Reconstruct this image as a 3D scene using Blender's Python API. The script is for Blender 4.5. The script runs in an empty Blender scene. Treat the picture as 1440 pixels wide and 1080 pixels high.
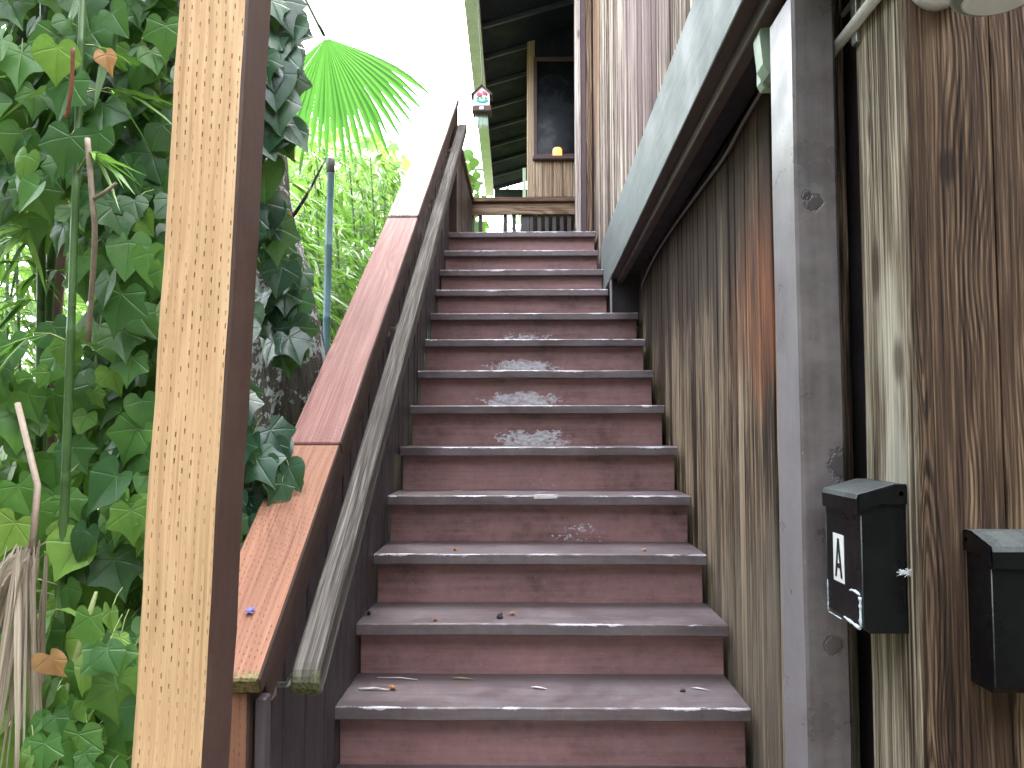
import bpy, bmesh, math, random
from mathutils import Vector, Matrix, noise as mnoise
random.seed(7)
SC = bpy.context.scene
COL = SC.collection
GZ = -1.6                      # ground level (the eye is the origin)
V = Vector
def R(d): return math.radians(d)
rnd = random.random
def U(a, b): return random.uniform(a, b)

# ------------------------------------------------------------------ materials
class T:
    """small node-expression helper"""
    def __init__(s, name):
        s.m = bpy.data.materials.new(name); s.m.use_nodes = True
        s.nt = s.m.node_tree; s.nt.nodes.clear()
        s.out = s.nt.nodes.new('ShaderNodeOutputMaterial')
        s.x = 0
    def n(s, t, **k):
        o = s.nt.nodes.new(t); s.x += 40; o.location = (s.x, 0)
        for a, v in k.items(): setattr(o, a, v)
        return o
    def put(s, sock, v):
        if hasattr(v, 'is_linked') or isinstance(v, bpy.types.NodeSocket): s.nt.links.new(v, sock)
        else:
            if isinstance(v, (tuple, list)) and len(v) == 3 and sock.type == 'RGBA': v = (*v, 1)
            sock.default_value = v
    def math(s, op, a, b=None, c=None, clamp=False):
        o = s.n('ShaderNodeMath', operation=op, use_clamp=clamp)
        s.put(o.inputs[0], a)
        if b is not None: s.put(o.inputs[1], b)
        if c is not None: s.put(o.inputs[2], c)
        return o.outputs[0]
    def add(s, a, b): return s.math('ADD', a, b)
    def sub(s, a, b): return s.math('SUBTRACT', a, b)
    def mul(s, a, b): return s.math('MULTIPLY', a, b)
    def attr(s, name, vec=True):
        o = s.n('ShaderNodeAttribute'); o.attribute_name = name
        return o.outputs['Vector'] if vec else o.outputs['Fac']
    def pos(s): return s.n('ShaderNodeNewGeometry').outputs['Position']
    def sep(s, v):
        o = s.n('ShaderNodeSeparateXYZ'); s.put(o.inputs[0], v); return o.outputs
    def comb(s, x, y, z):
        o = s.n('ShaderNodeCombineXYZ')
        for i, v in enumerate((x, y, z)): s.put(o.inputs[i], v)
        return o.outputs[0]
    def vmul(s, v, c):
        o = s.n('ShaderNodeVectorMath', operation='MULTIPLY'); s.put(o.inputs[0], v); s.put(o.inputs[1], c); return o.outputs[0]
    def vadd(s, v, c):
        o = s.n('ShaderNodeVectorMath', operation='ADD'); s.put(o.inputs[0], v); s.put(o.inputs[1], c); return o.outputs[0]
    def dist(s, v, c):
        o = s.n('ShaderNodeVectorMath', operation='DISTANCE'); s.put(o.inputs[0], v); s.put(o.inputs[1], c); return o.outputs['Value']
    def noise(s, v, sc=1.0, det=3.0, rough=.55, dis=0.0):
        o = s.n('ShaderNodeTexNoise'); s.put(o.inputs['Vector'], v)
        o.inputs['Scale'].default_value = sc; o.inputs['Detail'].default_value = det
        o.inputs['Roughness'].default_value = rough; o.inputs['Distortion'].default_value = dis
        return o.outputs['Fac']
    def vor(s, v, sc=1.0, feature='F1'):
        o = s.n('ShaderNodeTexVoronoi', feature=feature); s.put(o.inputs['Vector'], v); o.inputs['Scale'].default_value = sc
        return o.outputs['Distance']
    def mr(s, v, a, b, c=0.0, d=1.0, smooth=True):
        o = s.n('ShaderNodeMapRange', interpolation_type='SMOOTHSTEP' if smooth else 'LINEAR')
        for i, k in enumerate((v, a, b, c, d)): s.put(o.inputs[i], k)
        return o.outputs[0]
    def ramp(s, f, stops):
        o = s.n('ShaderNodeValToRGB'); cr = o.color_ramp
        while len(cr.elements) < len(stops): cr.elements.new(.5)
        for e, (p, c) in zip(cr.elements, stops): e.position = p; e.color = (*c, 1)
        s.put(o.inputs[0], f); return o.outputs[0]
    def mix(s, f, a, b, mode='MIX'):
        o = s.n('ShaderNodeMix', data_type='RGBA', blend_type=mode)
        s.put(o.inputs[0], f); s.put(o.inputs[6], a); s.put(o.inputs[7], b); return o.outputs[2]
    def bump(s, h, dist=.002, st=1.0, nrm=None):
        o = s.n('ShaderNodeBump'); s.put(o.inputs['Height'], h); s.put(o.inputs['Distance'], dist); s.put(o.inputs['Strength'], st)
        if nrm is not None: s.put(o.inputs['Normal'], nrm)
        return o.outputs[0]
    def done(s, base, rough=.6, nrm=None, spec=.5, metal=0, emis=None, es=1, **kw):
        p = s.n('ShaderNodeBsdfPrincipled')
        s.put(p.inputs['Base Color'], base); s.put(p.inputs['Roughness'], rough)
        s.put(p.inputs['Specular IOR Level'], spec); s.put(p.inputs['Metallic'], metal)
        if nrm is not None: s.put(p.inputs['Normal'], nrm)
        if emis is not None: s.put(p.inputs['Emission Color'], emis); s.put(p.inputs['Emission Strength'], es)
        for k, v in kw.items(): s.put(p.inputs[k], v)
        s.nt.links.new(p.outputs[0], s.out.inputs[0]); s.bs = p
        return s.m

def wood(name, dark, mid, light, freq=70, streakw=.7, ring=.5, rough=.85, contrast=1.0, bump=1.0,
         blobs=(), warpk=.16, knots=1.0, spec=.25, tonew=.35, incise=False, incol=(.02, .012, .008), cols=(.0108, .0165), moss=False):
    t = T(name)
    lc = t.attr('lc'); tone = t.attr('tone', False)
    x, y, z = t.sep(lc)
    warp = t.noise(t.vmul(lc, (4, 4, 1.1)), 1, 2)
    kd = t.vor(t.vmul(lc, (7, 3, 1.7)), 1)
    kn = t.mr(kd, .30, .02)                                   # rings bend round knots
    kn = t.mul(kn, knots)
    ph = t.add(t.add(t.mul(x, freq), t.mul(y, freq * .6)), t.add(t.mul(warp, freq * warpk), t.mul(kn, 3.0)))
    rg = t.math('SINE', t.mul(ph, 6.283))
    rg = t.mr(rg, -.6, 1, 0, 1)
    rgm = t.mr(t.noise(t.vmul(t.vadd(lc, (7.7, 2.2, 4.1)), (16, 16, .9)), 1, 3, .6), .42, .62, .12, 1.25)
    fine = t.noise(t.vmul(lc, (260, 260, 5)), 1, 5, .65)
    mid_s = t.noise(t.vmul(lc, (55, 55, 1.5)), 1, 4, .6, .2)
    wide = t.noise(t.vmul(lc, (12, 12, .8)), 1, 3, .6)
    sharp = t.noise(t.vmul(t.vadd(lc, (3.3, 1.7, 9.1)), (150, 150, 1.6)), 1, 6, .72)
    f = t.add(t.add(t.mul(t.sub(fine, .5), 1.3 * contrast), t.mul(t.sub(mid_s, .5), 1.3 * streakw * contrast)), t.mul(t.sub(sharp, .5), 1.25 * contrast))
    f = t.add(f,
              t.add(t.mul(t.sub(wide, .5), .8 * contrast), t.mul(t.sub(tone, .5), tonew)))
    f = t.add(t.add(f, .5), t.mul(t.mul(t.sub(rg, .5), rgm), -ring * .6))
    f = t.math('SUBTRACT', f, t.mul(t.mr(kd, .09, .03), .55 * knots))
    c = t.ramp(f, [(.12, dark), (.5, mid), (.86, light)])
    # narrow dark cracks along the grain
    ck = t.noise(t.vmul(lc, (95, 95, 1.1)), 1, 2, .5)
    ckm = t.mul(t.mr(ck, .335, .29), .8 * min(1, contrast))
    c = t.mix(ckm, c, tuple(v * .35 for v in dark))
    P = t.pos()
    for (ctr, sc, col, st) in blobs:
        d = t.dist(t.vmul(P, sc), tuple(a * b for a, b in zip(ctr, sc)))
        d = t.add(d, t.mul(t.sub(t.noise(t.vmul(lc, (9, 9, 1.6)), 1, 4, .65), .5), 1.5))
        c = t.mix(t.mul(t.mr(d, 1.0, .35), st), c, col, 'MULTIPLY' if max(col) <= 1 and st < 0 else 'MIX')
    h = t.add(t.mul(fine, .5), t.add(t.mul(mid_s, .9), t.add(t.mul(t.mul(rg, rgm), ring * .6), t.mul(ckm, -2.0))))
    if incise:
        raw = t.attr('raw'); rx, ry, rz = t.sep(raw)
        u = t.math('DIVIDE', t.add(rx, t.mul(ry, 1.0)), cols[0])
        iu = t.math('FLOOR', u); fu = t.math('FRACT', u)
        jit = t.mul(t.math('FRACT', t.mul(t.math('SINE', t.mul(iu, 12.9898)), 43.7)), 1.0)
        v = t.add(t.math('DIVIDE', rz, cols[1]), t.add(jit, t.mul(iu, .37)))
        iv = t.math('FLOOR', v); fv = t.math('FRACT', v)
        rr = t.math('FRACT', t.mul(t.math('SINE', t.add(t.mul(iu, 7.13), t.mul(iv, 3.71))), 91.3))
        a = t.math('ABSOLUTE', t.sub(fu, t.add(.5, t.mul(t.sub(rr, .5), .25))))
        b = t.math('ABSOLUTE', t.sub(fv, .5))
        m = t.mul(t.mr(a, .085, .035), t.mr(b, t.add(.2, t.mul(rr, .08)), .12))
        m = t.mul(m, t.mul(t.mr(rr, .08, .5, .15, 1), t.mr(t.noise(t.vmul(raw, (16, 16, 7)), 1, 2), .36, .56, .3, 1)))
        c = t.mix(t.mul(m, .9), c, incol)
        h = t.sub(h, t.mul(m, 1.6))
    if moss:
        raw = t.attr('raw'); rz = t.sep(raw)[2]
        mm = t.mul(t.mr(t.add(rz, t.mul(t.noise(t.vmul(P, (70, 70, 70)), 1, 4), .05)), .055, .02), .8)
        c = t.mix(mm, c, t.ramp(t.noise(t.vmul(P, (150, 150, 150)), 1, 3), [(.35, (.03, .045, .012)), (.6, (.16, .17, .07))]))
    nrm = t.bump(h, .0022 * bump, .9)
    return t.done(c, rough, nrm, spec)

def paint(name, base, worn=(.5, .5, .55), alt=None, rough=.5, spec=.5, peel=False, edge=None, grain=.35, chips=.0, tonew=.1, grime_sheen=.5, spots_=()):
    t = T(name)
    lc = t.attr('lc'); raw = t.attr('raw'); tone = t.attr('tone', False)
    P = t.pos()
    alt = alt or tuple(b * .55 for b in base)
    big = t.noise(t.vmul(P, (4, 4, 5)), 1, 5, .65)
    st = t.noise(t.vmul(lc, (60, 60, 3)), 1, 4, .6)
    spots = t.noise(t.vmul(P, (26, 26, 26)), 1, 5, .7)
    f = t.add(t.add(t.mul(t.sub(big, .5), 1.6 * grime_sheen), t.mul(t.sub(st, .5), grain * 1.6)), t.add(t.mul(t.sub(spots, .5), .9 * grime_sheen), t.mul(t.sub(tone, .5), tonew)))
    lightc = tuple(min(1, b * 1.5 + .01) for b in base)
    c = t.ramp(t.add(f, .5), [(.12, alt), (.5, base), (.95, lightc)])
    c = t.mix(t.mul(t.mr(t.noise(t.vmul(P, (7, 7, 9)), 1, 5, .7), .48, .70), .35 * grime_sheen), c, (base[0] * .85 + .03, base[1] * 1.15 + .035, base[2] * 1.2 + .05))  # bluish-grey blotches paint a patchy sheen into the colour
    # small scuffs and pale specks
    sp = t.noise(t.vmul(P, (160, 160, 160)), 1, 3, .6)
    c = t.mix(t.mul(t.mr(sp, .70, .74), .5), c, worn)
    dk = t.noise(t.vmul(P, (75, 75, 75)), 1, 3, .6)
    c = t.mix(t.mul(t.mr(dk, .30, .25), .6), c, tuple(b * .25 for b in base))
    h = t.add(t.mul(st, .6), t.mul(spots, .35))
    rg = t.mr(big, .3, .7, rough - .12, rough + .16)
    rx, ry, rz = t.sep(raw)
    if peel:
        amt = t.attr('peel')                       # x centre, y amount, z width
        ax, ay, az = t.sep(amt)
        dx = t.math('DIVIDE', t.sub(rz, ax), az)
        g = t.math('EXPONENT', t.mul(t.mul(dx, dx), -1.0))
        low = t.mr(rx, -.020, .062, 1, 0)
        pn = t.noise(t.vmul(lc, (36, 36, 22)), 1, 6, .76, .6)
        pn2 = t.noise(t.vmul(lc, (85, 85, 48)), 1, 4, .6)
        k = t.add(t.mul(pn, .58), t.mul(pn2, .42))
        th = t.sub(.80, t.mul(t.mul(g, low), t.mul(ay, .41)))
        pm = t.mr(k, t.sub(th, .01), t.add(th, .045))
        c = t.mix(t.mul(pm, t.mr(t.noise(t.vmul(lc, (90, 90, 40)), 1, 3), .35, .6, .45, .95)), c, t.ramp(pn2, [(.3, tuple(w * .7 for w in worn)), (.7, worn)]))
        h = t.sub(h, t.mul(pm, 1.2))
    if edge:
        hw, ht = edge
        ex = t.math('ABSOLUTE', t.add(rx, hw)); ey = t.math('ABSOLUTE', t.sub(ry, ht))
        d = t.math('MAXIMUM', ex, ey)
        en = t.noise(t.vmul(lc, (40, 40, 14)), 1, 5, .7)
        lim = t.mul(t.mr(en, .38, .72, 0, 1), .011)
        em = t.mr(d, lim, t.add(lim, .0012), 1, 0)
        em = t.mul(em, t.mr(t.noise(t.vmul(P, (3.1, 0, 7.7)), 1, 3, .7), .44, .60))
        c = t.mix(t.mul(em, .85), c, worn)
        # dirt where the tread meets the riser
        c = t.mix(t.mul(t.mr(t.add(rx, t.mul(t.sub(spots, .5), .08)), .04, .11), .6), c, tuple(b * .35 for b in base))
    for (ctr, rad, col) in spots_:
        d = t.add(t.dist(P, ctr), t.mul(t.sub(t.noise(t.vmul(P, (40, 40, 40)), 1, 4, .7), .5), rad * 1.6))
        c = t.mix(t.mul(t.mr(d, rad, rad * .7), .75), c, col); h = t.sub(h, t.mul(t.mr(t.math('ABSOLUTE', t.sub(d, rad * .8)), rad * .2, 0), 1.5))
    if chips:
        cn = t.noise(t.vmul(lc, (38, 38, 9)), 1, 6, .75, .4)
        cm = t.mr(cn, .74 - chips * .15, .76 - chips * .15)
        c = t.mix(t.mul(cm, .8), c, worn); h = t.sub(h, cm)
    return t.done(c, rg, t.bump(h, .0012, .8), spec)

def leafmat(name, cols, vein=(.25, .32, .12), rough=.38, trans=.3, transcol=None, vst=.6, spec=.5):
    t = T(name)
    tone = t.attr('tone', False); vn = t.attr('vein', False)
    P = t.pos(); raw = t.attr('raw')
    f = t.add(t.mul(tone, .8), t.mul(t.noise(t.vmul(P, (45, 45, 45)), 1, 4, .6), .3))
    c = t.ramp(f, cols)
    sp = t.noise(t.vmul(raw, (9, 9, 9)), 1, 5, .7)
    c = t.mix(t.mul(t.mr(sp, .63, .74), .3), c, (.16, .15, .05))
    vm = t.mul(t.math('POWER', vn, 26.0), vst)
    c = t.mix(vm, c, vein)
    nrm = t.bump(t.add(t.mul(t.math('POWER', vn, 8.0), -.7), t.mul(sp, .35)), .002, .8)
    p = t.n('ShaderNodeBsdfPrincipled'); t.put(p.inputs['Base Color'], c); t.put(p.inputs['Roughness'], t.mr(sp, .3, .7, rough - .06, rough + .14))
    t.put(p.inputs['Normal'], nrm); t.put(p.inputs['Specular IOR Level'], spec)
    tr = t.n('ShaderNodeBsdfTranslucent')
    tc = t.mix(.6, c, transcol or (.25, .5, .05))
    t.put(tr.inputs['Color'], tc)
    mx = t.n('ShaderNodeMixShader'); mx.inputs[0].default_value = trans
    t.nt.links.new(p.outputs[0], mx.inputs[1]); t.nt.links.new(tr.outputs[0], mx.inputs[2]); t.nt.links.new(mx.outputs[0], t.out.inputs[0])
    return t.m

def flat(name, col, rough=.5, spec=.5, metal=0, var=.25, bump=.0004, sc=60, emis=None, es=1):
    t = T(name); P = t.pos()
    n1 = t.noise(t.vmul(P, (sc, sc, sc)), 1, 5, .65)
    n2 = t.noise(t.vmul(P, (9, 9, 9)), 1, 4, .6)
    c = t.ramp(t.add(t.mul(n1, .5), t.mul(n2, .5)), [(.3, tuple(v * (1 - var * 1.6) for v in col)), (.5, col), (.72, tuple(min(1, v * (1 + var)) for v in col))])
    return t.done(c, t.mr(n2, .3, .7, max(.05, rough - .1), rough + .1), t.bump(n1, bump, .8), spec, metal, emis, es)

M = {}
M['step'] = paint('step_riser_paint', (.325, .178, .175), worn=(.84, .84, .90), alt=(.085, .044, .040), rough=.5, peel=True, grime_sheen=.55)
M['tread'] = paint('step_tread_paint', (.140, .112, .118), worn=(.70, .68, .76), alt=(.075, .055, .056), rough=.40, edge=(.159, .019), grime_sheen=.7, chips=.10)
M['stringer'] = paint('stringer_paint', (.055, .04, .045), rough=.6)
M['new'] = wood('new_treated_lumber', (.32, .185, .092), (.53, .345, .190), (.65, .465, .285), freq=42, ring=.34, contrast=.58, streakw=.5, rough=.7, bump=.5, knots=.35, incise=True, incol=(.13, .07, .035), tonew=.1)
M['cap_orange'] = wood('orange_treated_lumber', (.12, .055, .034), (.235, .112, .070), (.34, .195, .13), freq=60, ring=.12, contrast=.45, streakw=.5, rough=.7, bump=.5, knots=.4, incise=True, incol=(.10, .03, .02), moss=True)
M['cap_pink'] = wood('red_stained_treated_lumber', (.08, .035, .030), (.175, .080, .070), (.27, .155, .135), freq=34, ring=.3, contrast=.6, streakw=.5, rough=.7, bump=.5, knots=.6, incise=True, incol=(.12, .03, .03))
M['cap_grey'] = wood('weathered_cap_lumber', (.09, .062, .058), (.21, .165, .155), (.36, .31, .29), freq=50, ring=.4, contrast=.9, rough=.8, bump=1)
M['brown'] = paint('dark_brown_stain', (.042, .022, .017), worn=(.12, .07, .05), rough=.5, grime_sheen=.28, grain=.2, spec=.35)
M['hand'] = wood('grey_handrail_wood', (.020, .017, .015), (.066, .059, .053), (.20, .187, .172), freq=60, ring=.2, contrast=.8, rough=.85, bump=1.1, spec=.2, knots=.5, moss=True)
M['picket'] = paint('grey_brown_picket_paint', (.050, .038, .043), worn=(.3, .28, .3), rough=.55, grime_sheen=.5, grain=.7)
M['rail'] = wood('old_landing_rail_wood', (.05, .028, .018), (.15, .095, .062), (.33, .24, .165), freq=50, ring=.4, contrast=.9)
M['post_l'] = paint('grey_mauve_post_paint', (.235, .22, .235), worn=(.70, .68, .72), alt=(.20, .17, .185), rough=.36, grain=.12, chips=.05, grime_sheen=.28, spec=.6)
M['post_f'] = paint('dark_grey_post_paint', (.125, .108, .110), worn=(.5, .48, .52), alt=(.060, .054, .056), rough=.33, chips=.2, grime_sheen=.75, spec=.6, spots_=(((.578, 1.60, .455), .020, (.035, .03, .032)), ((.566, 1.60, .470), .012, (.04, .035, .035)), ((.625, 1.6, -.07), .035, (.06, .052, .052)), ((.60, 1.6, -.42), .022, (.07, .06, .062))))
M['beam'] = paint('sage_grey_beam_paint', (.150, .172, .165), worn=(.12, .11, .11), alt=(.13, .14, .14), rough=.62, spec=.3, chips=.3, grime_sheen=.45, grain=.45)
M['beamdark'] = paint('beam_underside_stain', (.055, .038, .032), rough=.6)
M['soffit'] = paint('dark_soffit_stain', (.022, .016, .018), rough=.6)
M['wall_up'] = wood('bleached_upper_boards', (.030, .016, .011), (.135, .090, .068), (.50, .44, .37), freq=120, warpk=.06, ring=.3, contrast=1.25, streakw=1.0, tonew=.55, bump=1.3,
    blobs=(((.5, 3.4, 1.9), (0, .9, 1.0), (.16, .10, .11), .55), ((.5, 5.6, 3.2), (0, 2.6, .55), (.22, .11, .06), .7)))
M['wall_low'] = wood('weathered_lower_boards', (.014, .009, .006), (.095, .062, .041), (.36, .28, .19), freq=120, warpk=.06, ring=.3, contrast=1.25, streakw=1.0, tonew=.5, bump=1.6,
    blobs=(((.655, 2.25, .40), (0, 2.6, 2.4), (.24, .085, .038), .62), ((.655, 3.3, .85), (0, .42, 1.3), (.028, .018, .013), .9), ((.655, 2.2, -1.0), (0, .5, 1.1), (.36, .32, .25), .35)))  # rust patch, painted shade along the top under the soffit, pale bottom
M['wall_side'] = wood('greenish_corner_board', (.035, .024, .016), (.175, .138, .096), (.44, .39, .30), freq=90, ring=.35, warpk=.06, contrast=1.2, streakw=1.1, blobs=(((.655, 1.45, .16), (0, 13, 5), (.60, .56, .46), .55), ((.655, 1.42, .12), (0, 32, 16), (.05, .034, .022), .75), ((.655, 1.50, .30), (0, 40, 14), (.045, .03, .022), .7), ((.655, 1.44, -.06), (0, 14, 6), (.55, .53, .45), .5)), bump=1.8, knots=1.0)
M['wall_front'] = wood('brown_front_boards', (.012, .007, .005), (.078, .046, .029), (.25, .17, .105), freq=125, ring=.48, contrast=.92, streakw=.5, bump=2.4, knots=1.0, tonew=.3, warpk=.16, blobs=(((.719, 1.36, .447), (48, 0, 26), (.022, .014, .010), .85), ((.70, 1.36, -.75), (30, 0, 7), (.035, .024, .018), .6)))
M['trim_w'] = wood('pale_trim_wood', (.2, .14, .12), (.42, .36, .33), (.66, .63, .6), freq=60, ring=.3)
M['trim_d'] = paint('dark_trim_paint', (.075, .045, .05), rough=.55)
M['bay'] = wood('bay_window_boards', (.15, .10, .07), (.36, .27, .19), (.52, .42, .31), freq=60, ring=.35, contrast=.8, tonew=.5)
M['roofdark'] = paint('dark_roof_underside', (.012, .015, .028), rough=.7, spec=.12)
M['rafter'] = paint('rafter_stain', (.05, .055, .075), rough=.55, spec=.4)
M['fascia'] = paint('pale_eave_strip', (.60, .72, .70), rough=.4, grime_sheen=.4)
M['black'] = flat('black_enamel_metal', (.0045, .005, .006), rough=.30, spec=.28, var=.4, bump=.00015)
M['dust'] = flat('dusty_black_metal', (.06, .068, .068), rough=.55, spec=.4, var=.6, sc=120)
M['white'] = flat('white_sticker', (.78, .80, .80), rough=.5, var=.08)
M['ink'] = flat('black_letter', (.012, .012, .014), rough=.5)
M['scrape'] = flat('pale_blue_scrapes', (.52, .62, .70), rough=.7, var=.4, sc=300)
M['web'] = flat('white_cobweb', (.75, .77, .8), rough=.9, var=.2, sc=400)
M['jbox'] = flat('sage_plastic', (.30, .40, .30), rough=.42, var=.12)
M['cable'] = flat('grey_cable_sheath', (.13, .125, .13), rough=.5, var=.3)
M['pvc'] = flat('grey_conduit', (.5, .5, .48), rough=.4, var=.15)
M['metal'] = flat('galvanised_metal', (.42, .42, .40), rough=.35, metal=.9)
M['lampw'] = flat('white_lamp_enamel', (.68, .70, .70), rough=.35, var=.06)
M['lampg'] = flat('grey_lamp_ring', (.18, .19, .17), rough=.4)
M['candle'] = flat('amber_lantern_glow', (.8, .5, .2), emis=(1, .42, .08), es=2.2)
M['lantern'] = flat('dark_lantern_cap', (.05, .03, .02))
M['bhwhite'] = flat('birdhouse_white', (.75, .72, .72), rough=.5, var=.1)
M['bhred'] = flat('birdhouse_rose', (.55, .06, .14), rough=.5)
M['bhteal'] = flat('birdhouse_teal', (.03, .36, .38), rough=.5)
M['bhgreen'] = flat('birdhouse_green', (.06, .32, .12), rough=.5)
M['bhdark'] = flat('birdhouse_brown', (.06, .035, .03), rough=.6)
M['fringe'] = flat('pale_fringe', (.55, .75, .72), rough=.4)
M['ivy'] = leafmat('ivy_leaf', [(.05, (.008, .026, .010)), (.38, (.030, .088, .026)), (.68, (.072, .175, .038)), (1, (.21, .34, .06))], vein=(.15, .27, .10), rough=.36, trans=.30, spec=.38, vst=.45)
M['ivyd'] = leafmat('dark_ivy_leaf', [(.05, (.008, .024, .018)), (.5, (.018, .055, .034)), (1, (.05, .12, .05))], vein=(.1, .2, .12), rough=.30, trans=.12)
M['deadleaf'] = leafmat('dead_leaf', [(.1, (.16, .07, .03)), (.5, (.34, .18, .08)), (1, (.50, .34, .17))], vein=(.5, .35, .2), rough=.7, trans=.2, transcol=(.5, .25, .08))
M['bleaf'] = leafmat('bamboo_leaf', [(.05, (.03, .075, .018)), (.5, (.075, .17, .03)), (1, (.19, .31, .06))], rough=.42, trans=.36, transcol=(.22, .46, .06), vst=.15)
M['farleaf'] = leafmat('sunlit_leaf', [(.05, (.03, .09, .015)), (.5, (.075, .18, .028)), (1, (.19, .30, .06))], rough=.5, trans=.42, transcol=(.26, .48, .09), vst=0)
M['palm'] = leafmat('palm_frond', [(.1, (.025, .085, .018)), (.6, (.05, .15, .03)), (1, (.10, .23, .05))], rough=.4, trans=.65, transcol=(.13, .40, .06), vst=.3)
M['thatch'] = wood('dry_frond', (.10, .08, .055), (.30, .25, .19), (.50, .44, .35), freq=200, ring=.2, contrast=1)
M['cane'] = flat('green_bamboo_cane', (.050, .100, .030), rough=.35, var=.35, sc=12)
M['canep'] = flat('pinkish_old_cane', (.22, .15, .12), rough=.5, var=.3, sc=14)
M['pole'] = flat('blue_grey_pole', (.11, .20, .24), rough=.4, var=.25, sc=20)
M['twig'] = flat('bare_twig', (.22, .17, .13), rough=.7, var=.3, sc=90)
M['twigr'] = flat('red_brown_twig', (.20, .07, .035), rough=.7, var=.4, sc=90)
M['stem'] = flat('leaf_stalk', (.16, .20, .07), rough=.6)
M['blossom'] = flat('faded_orange_blossom', (.42, .20, .09), rough=.8, var=.5, sc=300)
M['darkbit'] = flat('dark_dry_fruit', (.03, .02, .03), rough=.7)
M['violet'] = flat('violet_petal', (.12, .11, .42), rough=.7, var=.3, sc=300)
M['straw'] = flat('white_straw', (.62, .58, .58), rough=.7, var=.2, sc=200)
M['greenleaf'] = flat('yellow_green_leaflet', (.30, .30, .10), rough=.6, var=.3, sc=200)
def bark(name, a, b, lich, amt):
    t = T(name); P = t.pos()
    r = t.noise(t.vmul(P, (34, 34, 8)), 1, 6, .7, .5)
    c = t.ramp(r, [(.3, a), (.62, b)])
    l1 = t.noise(t.vmul(P, (14, 14, 10)), 1, 6, .75, .6); l2 = t.noise(t.vmul(P, (70, 70, 60)), 1, 4, .6)
    m = t.mr(t.add(t.mul(l1, .7), t.mul(l2, .3)), .60 - amt * .2, .63 - amt * .2)
    c = t.mix(t.mul(m, .9), c, lich)
    return t.done(c, .85, t.bump(t.add(r, t.mul(m, .15)), .02, 1), .2)
M['lichen'] = bark('lichen_bark', (.02, .018, .014), (.085, .075, .06), (.36, .39, .39), .46)
M['bark'] = bark('brown_bark', (.022, .014, .012), (.10, .065, .05), (.25, .22, .18), .0)
M['glass'] = flat('dark_window_glass', (.008, .010, .014), rough=.22, spec=.18, bump=.0)
def groundm():
    t = T('ground_soil'); P = t.pos()
    n1 = t.noise(t.vmul(P, (1.3, 1.3, 1.3)), 1, 6, .65); n2 = t.noise(t.vmul(P, (28, 28, 28)), 1, 5, .7)
    c = t.ramp(t.add(t.mul(n1, .5), t.mul(n2, .5)), [(.3, (.03, .022, .015)), (.48, (.09, .065, .04)), (.6, (.06, .08, .025)), (.75, (.13, .11, .07))])
    return t.done(c, .95, t.bump(n2, .02, 1), .2)
M['ground'] = groundm()
def concrete():
    t = T('path_concrete'); P = t.pos()
    n1 = t.noise(t.vmul(P, (2, 2, 2)), 1, 6, .7); n2 = t.noise(t.vmul(P, (90, 90, 90)), 1, 4, .7)
    return t.done(t.ramp(t.add(t.mul(n1, .6), t.mul(n2, .4)), [(.3, (.16, .15, .14)), (.7, (.33, .32, .30))]), .9, t.bump(n2, .003, 1), .3)
M['concrete'] = concrete()

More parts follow.
